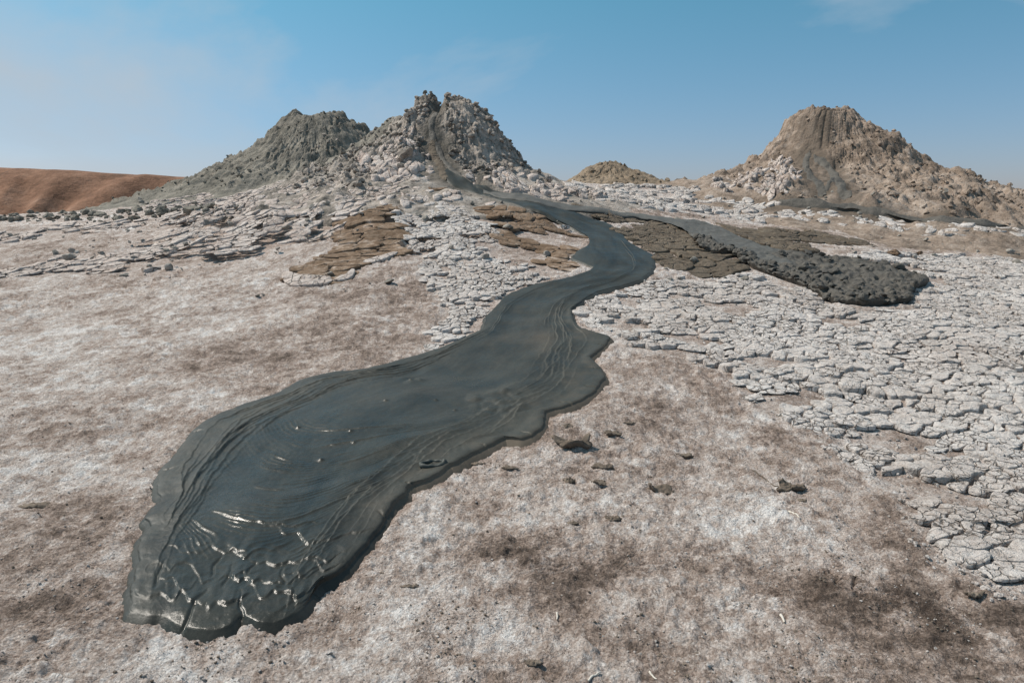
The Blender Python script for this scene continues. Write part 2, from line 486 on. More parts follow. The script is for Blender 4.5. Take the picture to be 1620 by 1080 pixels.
M_rock = earth('grey_stone', [(.05, (.11, .10, .088)), (.4, (.22, .20, .175)), (.7, (.36, .325, .29)), (1.0, (.50, .47, .44))],
               big=1.4, fine=8, contrast=.7, bump=.7, bscale=25, bdist=.02)
M_twig = earth('bleached_wood', [(.1, (.45, .40, .34)), (1.0, (.70, .66, .60))], big=10, fine=60, bump=.3)

def wet(name, c0, c1, cdry, r0, r1, bump=.25, scale=30):
    m = bpy.data.materials.new(name); m.use_nodes = True
    nt = m.node_tree; N = nt.nodes; Lk = nt.links
    b = N['Principled BSDF']; b.inputs['Specular IOR Level'].default_value = .33
    geo = N.new('ShaderNodeNewGeometry')
    def noise(sc, d, r, dist=0.0):
        n = N.new('ShaderNodeTexNoise'); n.inputs['Scale'].default_value = sc; n.inputs['Detail'].default_value = d
        n.inputs['Roughness'].default_value = r; n.inputs['Distortion'].default_value = dist
        Lk.new(geo.outputs['Position'], n.inputs['Vector']); return n.outputs['Fac']
    def mth(op, a, c, e=None, clamp=False):
        n = N.new('ShaderNodeMath'); n.operation = op; n.use_clamp = clamp
        for i, q in enumerate((a, c, e)):
            if q is None: continue
            if isinstance(q, (int, float)): n.inputs[i].default_value = q
            else: Lk.new(q, n.inputs[i])
        return n.outputs[0]
    def attr(k):
        a = N.new('ShaderNodeAttribute'); a.attribute_name = k; return a.outputs['Fac']
    n1, n2 = noise(2.2, 8, .6, .6), noise(scale, 9, .7)
    f = mth('ADD', mth('MULTIPLY', mth('SUBTRACT', n1, .5), 1.3), mth('ADD', attr('tone'), .5), clamp=True)
    r = N.new('ShaderNodeMixRGB'); r.inputs['Color1'].default_value = (*c0, 1); r.inputs['Color2'].default_value = (*c1, 1)
    Lk.new(f, r.inputs['Fac'])
    # grit and silt specks
    sp = mth('MULTIPLY', mth('SUBTRACT', noise(scale * 5, 4, .7), .60, clamp=True), 3.0, clamp=True)
    dryf = mth('ADD', attr('dry'), mth('MULTIPLY', sp, .5), clamp=True)
    d = N.new('ShaderNodeMixRGB'); d.inputs['Color2'].default_value = (*cdry, 1)
    Lk.new(dryf, d.inputs['Fac']); Lk.new(r.outputs['Color'], d.inputs['Color1']); Lk.new(d.outputs['Color'], b.inputs['Base Color'])
    mr = N.new('ShaderNodeMapRange'); mr.inputs['To Min'].default_value = r1; mr.inputs['To Max'].default_value = r0
    Lk.new(attr('wetness'), mr.inputs['Value'])
    rg = mth('ADD', mth('ADD', mr.outputs['Result'], mth('MULTIPLY', mth('SUBTRACT', n2, .5), .5)), mth('ADD', mth('MULTIPLY', dryf, .35), mth('MULTIPLY', mth('SUBTRACT', noise(6, 5, .6), .5), .45)), clamp=True)
    Lk.new(rg, b.inputs['Roughness'])
    bp = N.new('ShaderNodeBump'); bp.inputs['Strength'].default_value = bump; bp.inputs['Distance'].default_value = .006
    Lk.new(n2, bp.inputs['Height']); Lk.new(bp.outputs['Normal'], b.inputs['Normal'])
    return m
M_wet = wet('wet_grey_mud', (.020, .0195, .0155), (.052, .0505, .0415), (.13, .105, .08), .27, .56, .45)
M_skin = wet('drying_mud_skin', (.045, .048, .043), (.075, .080, .072), (.13, .11, .088), .50, .70, .3, 22)
M_channel = wet('grey_channel_mud', (.070, .067, .061), (.13, .124, .113), (.16, .13, .10), .55, .75, 1.0, 16)

# ------------------------------------------------------------------ outlines traced on the ground
PX = dict(
 right_field=[(915,497),(945,470),(1000,455),(1035,440),(1085,436),(1120,446),(1187,434),(1230,443),(1267,455),(1300,472),(1330,486),(1363,490),(1445,486),(1460,465),(1492,448),(1450,430),(1400,415),(1340,404),(1420,398),(1520,402),(1620,412),(1760,420),(2050,450),(2050,1010),(1760,985),(1680,965),(1620,945),(1580,928),(1520,895),(1470,875),(1450,840),(1428,810),(1430,780),(1380,750),(1330,725),(1320,688),(1270,675),(1205,645),(1165,615),(1155,592),(1110,575),(1000,550),(985,528),(935,515)],
 mid_strip=[(622,345),(660,322),(700,318),(735,328),(785,355),(795,378),(768,392),(762,404),(800,412),(845,418),(848,434),(870,441),(820,455),(795,468),(772,490),(762,518),(720,538),(685,550),(664,546),(690,515),(700,490),(682,465),(664,440),(668,412),(640,382)],
 apron=[(230,322),(330,306),(430,292),(490,283),(540,268),(585,250),(625,235),(655,232),(672,262),(690,288),(655,306),(615,320),(565,337),(520,350),(450,362),(400,372),(330,366),(250,350)],
 left_low=[(0,428),(90,405),(170,398),(240,372),(330,352),(420,352),(500,352),(530,362),(430,385),(330,408),(250,425),(170,432),(60,436),(0,440),(-150,446),(-150,430)],
 left_edge=[(-100,372),(0,364),(110,352),(200,345),(260,350),(200,362),(110,372),(0,384),(-100,392)],
 left_flat=[(-120,462),(0,452),(110,444),(230,440),(300,432),(260,452),(150,480),(70,505),(0,522),(-120,540)],
 ridge_back=[(880,296),(960,292),(1060,294),(1130,300),(1200,318),(1290,332),(1400,346),(1520,356),(1620,366),(1760,380),(1760,398),(1620,384),(1500,374),(1400,362),(1280,352),(1150,344),(1060,336),(960,318)],
 brown_tongue=[(445,440),(448,428),(467,424),(503,405),(543,378),(536,360),(525,352),(567,340),(617,323),(660,310),(690,294),(708,300),(690,311),(640,331),(622,345),(626,362),(642,374),(628,402),(573,419),(553,443),(520,451),(460,453)],
 brown_mid=[(760,322),(800,324),(850,341),(895,362),(925,380),(918,394),(900,409),(915,420),(900,432),(868,438),(850,432),(846,412),(800,408),(766,401),(795,380),(788,356),(742,330)],
 brown_front=[(980,362),(1010,356),(1045,352),(1078,356),(1097,380),(1110,396),(1160,404),(1186,428),(1158,434),(1120,441),(1088,432),(1050,421),(1040,405),(1030,396),(1004,384),(988,374)],
 brown_back=[(1140,357),(1213,363),(1287,367),(1363,380),(1390,388),(1347,389),(1290,384),(1245,380),(1272,388),(1310,399),(1280,405),(1230,396),(1180,380)],
 brown_between=[(765,303),(820,312),(900,325),(985,338),(1015,349),(975,352),(930,342),(890,333),(850,323),(800,311)],
 cone_foot=[(600,322),(650,308),(695,300),(735,312),(790,322),(740,328),(700,318),(650,326),(625,340)],
 flank_r=[(1085,297),(1150,286),(1205,264),(1238,240),(1262,256),(1268,285),(1245,312),(1180,314),(1120,304)],
 flank_c=[(560,264),(600,240),(640,210),(664,208),(674,240),(682,272),(640,292),(590,290)],
 rubble_r=[(740,262),(780,262),(830,282),(870,292),(930,300),(960,312),(900,320),(830,312),(770,302),(730,290)],
)
PW = {k: hit(v) for k, v in PX.items()}
# where plates stand, the earth between them lies lower
def plate_mask(x, y):
    m = np.zeros(np.shape(x))
    for k in ('right_field', 'mid_strip', 'apron', 'left_low', 'ridge_back', 'brown_tongue', 'brown_mid', 'brown_front', 'brown_back', 'brown_between', 'left_edge', 'rubble_r', 'cone_foot'):
        m = np.maximum(m, soft_poly(x, y, PW[k], .06))
    return m

# mud streams: left and right banks from toe to spring
FL = [(208,973),(208,945),(211,925),(220,880),(224,856),(240,838),(231,824),(242,808),(256,797),(247,773),(257,747),(286,713),(316,675),(350,656),(384,643),(435,626),(460,612),(478,603),(521,592),(563,588),(606,579),(628,573),(650,567),(672,560),(695,553),(715,545),(735,536),(763,522),(770,503),(785,487),(803,468),(835,455),(880,445),(920,434),(944,427),(926,418),(906,410),(914,399),(932,389),(940,379),(918,369),(895,354),(868,342),(828,328),(780,314),(735,300),(712,289),(698,274)]
FR = [(495,943),(505,932),(513,926),(546,907),(577,874),(606,837),(624,806),(641,789),(646,778),(682,764),(708,747),(735,732),(764,717),(800,698),(824,702),(847,692),(860,680),(863,657),(905,645),(938,626),(957,602),(951,587),(934,569),(954,554),(966,537),(944,530),(921,523),(908,512),(905,492),(921,479),(946,464),(985,454),(1013,445),(1030,432),(1034,418),(1032,404),(1012,394),(994,384),(986,373),(974,363),(955,352),(925,343),(892,334),(848,322),(797,306),(747,291),(724,281),(708,268)]
FRONT = [(208,973),(232,980),(257,981),(285,996),(329,1005),(362,999),(382,983),(410,993),(440,991),(470,976),(486,960),(495,943)]

CL = [(1449,458),(1470,449),(1440,437),(1413,426),(1363,417),(1313,409),(1280,405),(1230,397),(1180,381),(1142,363),(1118,354),(1078,349),(1013,341),(930,330),(860,320),(800,311),(765,302)]
CR = [(1440,480),(1400,482),(1363,483),(1315,478),(1290,464),(1262,450),(1228,438),(1190,424),(1162,404),(1113,397),(1096,378),(1076,358),(1010,348),(926,337),(858,326),(798,316),(765,308)]
UNDER = [hit(FL + FR[::-1])[:, :2], hit(CL + CR[::-1])[:, :2]]

# ------------------------------------------------------------------ ground sheet
BLOBS = [  # pixel, radius (m), weight on the amount of salt
 (560,500,1.3,-.16),(450,560,.8,-.10),(280,580,.6,-.14),(150,670,.45,-.16),(60,860,.45,-.26),(330,600,.5,.08),(150,900,.35,-.2),(60,980,.3,-.12),
 (860,900,.28,-.34),(960,930,.20,-.22),(800,880,.15,-.2),(1240,920,.35,-.26),(1400,930,.35,-.28),(1560,960,.3,-.36),(1500,1020,.35,-.2),(1330,960,.25,-.16),
 (1150,570,.9,-.12),(1280,710,.45,-.16),(1400,790,.4,-.22),(1440,870,.3,-.2),(1200,680,.5,-.10),(1050,590,.8,-.06),(980,640,.5,-.05),
 (950,770,.30,-.14),(900,690,.3,-.10),(720,800,.3,.06),(830,810,.3,.14),(1000,800,.4,.12),(1150,800,.4,.18),(1300,860,.35,.20),(1180,870,.35,.10),
 (640,900,.3,.05),(700,950,.2,.08),(820,985,.16,.18),(640,990,.2,.08),(250,1050,.25,.22),(160,1040,.2,.16),(480,1040,.3,.04),(90,910,.14,.25),(190,880,.16,.25),(130,620,.3,.22),
 (1040,980,.2,.10),(1200,985,.3,.12),(1450,1040,.3,.08),(1100,1050,.3,-.06),(900,1050,.4,-.10),(560,600,1.0,.0),(350,520,1.4,.08),(100,520,1.5,.10),(200,700,.6,.10),(80,740,.5,.06),
 (620,430,.8,-.18),(640,480,.8,-.12),(700,450,.3,.1),(1150,390,.8,-.1),(1480,385,1.6,-.12),(1300,365,1.5,-.10),(820,420,.5,-.2),(60,400,1.4,-.14),(830,308,.8,-.3),(900,318,.8,-.3),(980,330,.9,-.25),(1060,336,1.0,-.2),(760,296,.6,-.25)]
BW = hit([b[:2] for b in BLOBS])
BLS = hit([(580,600),(560,625),(330,600),(210,652),(130,618),(110,600),(300,660),(860,780)])

def ground_detail(x, y, full=True):
    d = np.hypot(x, y)
    lod = 1 - sstep(14, 30, d)
    z = .016 * fbm(x * 2.1, y * 2.1, 3, 6)
    salt = .61 + .06 * fbm(x * .7, y * .7, 3, 50) + .15 * fbm(x * 3.4, y * 3.4, 5, 60, .70)
    bmod = .45 + .9 * sstep(-.5, .5, fbm(x * 3.3 + 2, y * 3.3, 4, 65, .6))
    for (a, b, r, w), p in zip(BLOBS, BW):
        salt = salt + .8 * w * bmod * np.exp(-((x - p[0]) ** 2 + (y - p[1]) ** 2) / (r * r))
    # low blisters of salt crust
    f1, f2, ci = worley((x + .05 * perlin(x * 6, y * 6, 9)) / .13, (y + .05 * perlin(x * 6, y * 6, 8)) / .13, 12)
    bm = sstep(.05, .45, fbm(x * 1.3 + 5, y * 1.3, 3, 70)) * (.4 + .6 * sstep(.35, .7, ci))
    dome = np.clip(1 - (f1 / .42) ** 2, 0, 1)
    z = z + lod * .020 * dome * bm
    salt = salt + .22 * np.clip(dome, 0, .6) * bm * lod
    # crusty micro relief
    g1, g2, gi = worley(x / .045, y / .045, 13)
    z = z + lod * (.0045 * (gi - .5) * sstep(0, .25, g2 - g1) + .013 * fbm(x * 12, y * 12, 4, 80, .66))
    crk = sstep(-.05, .35, fbm(x * .5 + 1.3, y * .5 + 4, 2, 90)) * lod * sstep(4, 6.5, d) * sstep(1.0, -1.0, x)
    k1, k2, ki = worley((x + .08 * perlin(x * 3, y * 3, 19)) / .34, (y + .08 * perlin(x * 3, y * 3, 18)) / .22, 14)
    z = z + crk * (.016 * (ki - .5) - .018 * (1 - sstep(.0, .09, k2 - k1)))
    lf = soft_poly(x, y, PW['left_flat'], .4)
    z = z + lf * (.035 * (ki - .4) - .03 * (1 - sstep(.0, .10, k2 - k1)))
    pm = plate_mask(x, y)
    z = z * (1 - .6 * pm) - .022 * pm
    um = np.zeros(np.shape(x))
    for o_ in UNDER: um = np.maximum(um, soft_poly(x, y, o_, .10))
    z = z * (1 - um) - .03 * um
    damp = np.zeros(np.shape(x))
    for o_ in UNDER[:1]: damp = np.maximum(damp, soft_poly(x, y, o_, .11))
    salt = salt - .22 * damp
    salt = salt * (1 - pm) + pm * (.60 + .12 * fbm(x * 3, y * 3, 2, 44))
    # trodden places: shoe prints with bars of tread, and marks scratched in the dust
    near = (d < 4) & (y > 2)
    if near.any():
        xn, yn, zn, sn = x[near], y[near], z[near], salt[near]
        for p, ang, lu, lv, sp in TREADS:
            c, s_ = math.cos(ang), math.sin(ang)
            u = (xn - p[0]) * c + (yn - p[1]) * s_; v = -(xn - p[0]) * s_ + (yn - p[1]) * c
            m = sstep(1.2, .8, np.hypot(u / lu, v / lv) + .15 * perlin(xn * 30, yn * 30, 7))
            zn = zn * (1 - .7 * m) + m * (-.010 + .0075 * np.sin(v * 2 * math.pi / sp + 1.5 * np.sin(u * 40)))
            sn = sn * (1 - .4 * m) + .4 * m * .46
        for P_ in MARKS:
            g_ = np.exp(-(poly_dist(xn, yn, P_) / .0065) ** 2)
            zn = zn - .014 * g_; sn = sn - .30 * g_
        z[near] = zn; salt[near] = sn
    # earth under the flow keeps down
    return z, salt, pm

TREADS = [(hit([(870, 897)])[0], .22, .115, .05, .034), (hit([(808, 880)])[0], .0, .03, .05, .018), (hit([(1222, 922)])[0], .2, .05, .11, .019), (hit([(1246, 930)])[0], .2, .04, .10, .019), (hit([(1275, 936)])[0], .05, .045, .09, .019), (hit([(1390, 940)])[0], .0, .12, .05, .022)]
MARKS = [hit(q)[:, :2] for q in ([(1326, 909), (1321, 922)], [(1323, 917), (1337, 915)], [(1323, 924), (1335, 924)], [(1353, 915), (1348, 932)], [(1353, 923), (1365, 922)], [(1350, 930), (1362, 929)], [(1305, 903), (1313, 902), (1321, 911)])]

def build_ground():
    az = np.radians(np.r_[np.linspace(-180, -60, 25)[:-1], np.linspace(-60, -41, 60)[:-1], np.linspace(-41, 41, 760), np.linspace(41, 60, 60)[1:], np.linspace(60, 180, 25)[1:-1]])
    r = np.r_[0.05, .4, .9, 1.3, np.geomspace(1.7, 2.88, 100)[:-1], np.linspace(2.88, 3.22, 62)[:-1], np.geomspace(3.22, 24, 500), np.geomspace(24, 90, 60)[1:], np.geomspace(90, 9000, 24)[1:]]
    A, R = np.meshgrid(az, r)
    x = (R * np.sin(A)).ravel(); y = (R * np.cos(A)).ravel()
    z0 = base(x, y)
    dz, salt, pm = ground_detail(x, y)
    # under cones the sheet stays where it is; the cone stands on it
    V = np.c_[x, y, z0 + dz]
    nc = len(az)
    q = grid_quads(len(r), nc, True)[:, ::-1]
    # close the little hole under the camera
    V = np.r_[V, [[0, 0, float(base(np.array([0.]), np.array([0.]))[0])]]]
    c = len(V) - 1
    t = np.stack([np.full(nc, c), (np.arange(nc) + 1) % nc, np.arange(nc)], -1)[:, ::-1]
    t = np.stack([np.full(nc, c), np.arange(nc), (np.arange(nc) + 1) % nc], -1)[:, [0, 2, 1]]
    me = new_mesh('ground', V, q, t, mat=M_ground, attrs={'salt': np.r_[salt, .5]})
    return link('ground', me, kind='structure', label='pale salty dust ground with brown patches')
ground = build_ground()

# ------------------------------------------------------------------ far hill
def build_hill():
    xs = np.linspace(-420, 90, 260); ys = np.linspace(190, 420, 120)
    X, Y = np.meshgrid(xs, ys)
    x = X.ravel(); y = Y.ravel()
    top = 20.2 - 2.4 * sstep(-190, -100, x) - 9 * sstep(-100, 20, x) + .7 * fbm(x / 45, y / 45, 3, 5)
    gul = np.abs(perlin(x / 15 + .6 * perlin(x / 30, y / 30, 2), y / 90, 8)) + .5 * np.abs(perlin(x / 6, y / 40, 9))
    front = 226 + 12 * perlin(x / 70, .3 + 0 * x, 3) 
    s = sstep(0, 1, np.clip((y - front + 22) / 48 - .16 * (1 - gul) + .1, 0, 1)) * sstep(-420, -380, x)
    s = s * (1 - sstep(370, 420, y)) * (1 - sstep(60, 90, x))
    z = -3.5 + (top + 3.5) * s + (gul - .4) * .9 * s * (1 - s) * 4
    me = new_mesh('hill', np.c_[x, y, z], grid_quads(len(ys), len(xs)), mat=M_hill)
    return link('hill', me, kind='structure', label='low orange clay hill far behind on the left')
build_hill()

# ------------------------------------------------------------------ streams on the cones (paths first: the rubble is smoothed there)
SPX = dict(
 c1=[(693,178),(684,190),(683,205),(687,222),(696,240),(706,258),(716,270),(732,282)],
 c2=[(690,222),(684,238),(694,255),(700,270),(706,286)],
 r0=[(1296,205),(1290,220),(1284,236),(1280,250)],
 r1=[(1281,240),(1275,256),(1278,272),(1288,286),(1298,298),(1302,312)],
 r2=[(1288,246),(1302,258),(1316,270),(1326,284),(1332,298),(1346,314)],
 r3=[(1316,270),(1318,282),(1310,294),(1300,303)],
)
SW = {k: catmull(hit(v), 40) for k, v in SPX.items()}
WID = dict(c1=.13, c2=.18, r0=.20, r1=.18, r2=.19, r3=.12)
for bl, br, a_ in ((FL, FR, 41), (CL, CR, 12)):
    mid_ = .5 * (hit(bl[a_:]) + hit(br[a_:]))
    STREAKS.append((mid_[:, :2], .28))
STREAKS.append((hit([(1232,322),(1300,325),(1380,337),(1430,346),(1560,357),(1700,370)])[:, :2], .35))
for k in SW: STREAKS.append((SW[k][::4], WID[k] * 2))

# ------------------------------------------------------------------ rocks
def rock_mesh(name, mat, seed, sub=2, cuts=9, flat=1.0):
    rg = random.Random(seed)
    import bmesh
    bm = bmesh.new(); bmesh.ops.create_icosphere(bm, subdivisions=sub, radius=1)
    for _ in range(cuts):
        n = Vector((rg.gauss(0, 1), rg.gauss(0, 1), rg.gauss(0, 1))).normalized(); d = rg.uniform(.35, .8)
        for v in bm.verts:
            e = v.co.dot(n) - d
            if e > 0: v.co -= n * e * .97
    for v in bm.verts:
        v.co += Vector((rg.gauss(0, .035), rg.gauss(0, .035), rg.gauss(0, .035))); v.co.z *= flat
    me = bpy.data.meshes.new(name); bm.to_mesh(me); bm.free()
    me.materials.append(mat)
    return me
def rock_set(name, mat, n=6, sub=2, flat=.8):
    return [rock_mesh(name, mat, 100 * len(name) + i, sub, flat=flat) for i in range(n)]

def mesh_arrays(me):
    v = np.empty(len(me.vertices) * 3, np.float32); me.vertices.foreach_get('co', v)
    t = np.array([p.vertices[:] for p in me.polygons])
    return v.reshape(-1, 3), t
def scatter(parent, origin, meshes, lowmeshes, P, S, nmax, name, stuff_name, mat, sink=.3, squash=.75):
    """stones at points P with radius S: the largest in view as objects, the rest as one piece"""
    P = np.asarray(P); S = np.asarray(S)
    if len(P) == 0: return
    rank = np.argsort(-S / np.hypot(P[:, 0], P[:, 1]))
    big = rank[:nmax]; rest = rank[nmax:]
    for i in big:
        o = link(name, random.choice(meshes), parent)
        o.location = Vector(P[i]) - Vector(origin) + Vector((0, 0, float(S[i]) * (squash - sink) * .6))
        o.rotation_euler = (random.uniform(-.5, .5), random.uniform(-.5, .5), random.uniform(0, 6.28))
        s = float(S[i]); o.scale = (s * random.uniform(.8, 1.3), s * random.uniform(.7, 1.1), s * random.uniform(.6, 1) * squash / .75)
    if len(rest):
        VV = []; TT = []; k = 0
        la = [mesh_arrays(m) for m in lowmeshes]
        for i in rest:
            v, t = random.choice(la)
            m = Euler((random.uniform(-.6, .6), random.uniform(-.6, .6), random.uniform(0, 6.28))).to_matrix()
            w = (v * (S[i] * random.uniform(.8, 1.3), S[i], S[i] * .7)) @ np.array(m).T + P[i] - np.array(origin) + (0, 0, S[i] * .2)
            VV.append(w); TT.append(t + k); k += len(v)
        me = new_mesh(stuff_name, np.concatenate(VV), tris=np.concatenate(TT), mat=mat, smooth=False)
        link(stuff_name, me, parent, kind='stuff')

# ------------------------------------------------------------------ the cones
def build_cone(keys, rmax, mat, label, nrad=200, naz=420, rocks=0, rock_mat=None, rsize=(.03, .16), az_c=-math.pi / 2):
    c = CONES[keys[0]]
    org = (c['X'], c['Y'], float(base(np.array([c['X']]), np.array([c['Y']]))[0]))
    root = thing('mud_volcano', org, label, 'mud volcano', 'mud volcano cones along the ridge')
    # finer towards the front, coarser behind
    t = np.linspace(-math.pi, math.pi, naz, endpoint=False)
    az = az_c + t + .55 * -np.sin(t)
    r = np.linspace(0.02, 1, nrad) ** 1.15 * rmax
    A, R = np.meshgrid(az, r)
    x = c['X'] + (R * np.cos(A)).ravel(); y = c['Y'] + (R * np.sin(A)).ravel()
    b = base(x, y); z = b - .06
    for k in keys:
        z = np.maximum(z, smax(b - .06, cone_z(CONES[k], x, y, True, b), CONES[k]['k']))
    edge = sstep(.93, 1.0, (R / rmax).ravel())
    z = z - .3 * edge
    V = np.c_[x, y, z] - np.array(org)
    q = grid_quads(nrad, naz, True)
    V = np.r_[V, [[0, 0, V[:naz, 2].mean()]]]
    tr = np.stack([np.full(naz, len(V) - 1), np.arange(naz), (np.arange(naz) + 1) % naz], -1)
    st = np.zeros(len(x))
    for P_, w_ in STREAKS:
        st = np.maximum(st, np.exp(-(poly_dist(x, y, P_) / (w_ * (1.1 + .9 * perlin(x * 2.5, y * 2.5, 160)))) ** 2))
    me = new_mesh('cone', V, q[:, ::-1], tr, mat=mat, attrs={'stain': np.r_[np.clip(st * 1.2, 0, 1), 0]})
    # keep normals upward
    link('cone', me, root)
    if rocks:
        n = rocks * 3
        rr = rmax * .78 * np.sqrt(RNG.random(n)) ** 1.0; aa = az_c + RNG.normal(0, 1.15, n)
        px = c['X'] + rr * np.cos(aa); py = c['Y'] + rr * np.sin(aa)
        bz = base(px, py); fz = F(px, py)
        keep = (fz > bz + .35)
        for P, w in STREAKS: keep &= poly_dist(px, py, P) > w * .8
        for o_ in UNDER[:2]: keep &= ~inside(px, py, o_)
        dens = fbm(px * .9 + 2, py * .9, 3, 140)
        keep &= dens + RNG.random(n) * .8 > .25
        idx = np.where(keep)[0][:rocks]
        S = rsize[0] + (rsize[1] - rsize[0]) * RNG.random(len(idx)) ** 3.2
        P = np.c_[px[idx], py[idx], fz[idx]]
        ms = rock_set('clod', rock_mat); lo = [rock_mesh('clod', rock_mat, 900 + i, 1) for i in range(4)]
        scatter(root, org, ms, lo, P, S, 220, 'clod', 'loose_rubble', rock_mat)
    return root, org

cone_l, org_l = build_cone(['left', 'saddle'], 9.0, M_cone_l, 'dark olive grey flat-topped cone, leftmost of the mud volcanoes', 160, 380, 1400, M_cone_l, (.012, .07))
cone_c, org_c = build_cone(['center'], 5.6, M_cone_c, 'tallest craggy grey cone in the centre with mud runs from its split top', 220, 480, 2400, M_cone_c, (.012, .10))
cone_r, org_r = build_cone(['right'], 11.5, M_cone_r, 'broad tan cone on the right with dark mud drips down its face', 220, 460, 2400, M_cone_r, (.015, .09))
cone_s, org_s = build_cone(['small'], 7.5, M_cone_s, 'small low ochre cone far behind, between the centre and right cones', 120, 240, 260, M_cone_s, (.04, .16))

def ribbon(parent, org, path, w, mat, name, lift=.025, nseg=120, nw=9, seed=0):
    P = catmull(path[::3], nseg)
    T = np.gradient(P[:, :2], axis=0); T /= np.linalg.norm(T, axis=1)[:, None] + 1e-9
    Nn = np.c_[-T[:, 1], T[:, 0]]
    ww = w * (1 + .45 * perlin(np.arange(nseg) * .16, np.full(nseg, seed * 3.1), seed)) * np.clip(np.minimum(np.arange(nseg), np.arange(nseg)[::-1]) / 8.0, .25, 1)
    t = np.linspace(-1, 1, nw)
    xy = P[:, None, :2] + Nn[:, None] * (t[None, :, None] * ww[:, None, None])
    x = xy[..., 0].ravel(); y = xy[..., 1].ravel()
    z = F(x, y) + lift * (1 - 1.6 * np.tile(np.abs(t) ** 3, nseg)) + .01 * fbm(x * 6, y * 6, 2, 5)
    me = new_mesh(name, np.c_[x, y, z] - np.array(org), grid_quads(nseg, nw)[:, ::-1], mat=mat, attrs={'wetness': np.full(len(x), .1)})
    return link(name, me, parent)
ribbon(cone_c, org_c, SW['c1'], .08, M_lumpy, 'mud_streak', seed=1)
ribbon(cone_c, org_c, SW['c2'], .10, M_brown_d, 'mud_streak', seed=2)
ribbon(cone_r, org_r, SW['r1'], .11, M_lumpy, 'mud_streak', seed=3)
ribbon(cone_r, org_r, SW['r2'], .13, M_lumpy, 'mud_streak', seed=4)
ribbon(cone_r, org_r, SW['r3'], .07, M_lumpy, 'mud_streak', seed=5)

# ------------------------------------------------------------------ plates of cracked crust
def clip(poly, nx, ny, d):
    out = []
    n = len(poly)
    for i in range(n):
        ax, ay = poly[i]; bx, by = poly[(i + 1) % n]
        da = ax * nx + ay * ny - d; db = bx * nx + by * ny - d
        if da <= 0: out.append((ax, ay))
        if (da < 0) != (db < 0) and da != db:
            t = da / (da - db); out.append((ax + (bx - ax) * t, ay + (by - ay) * t))
    return out

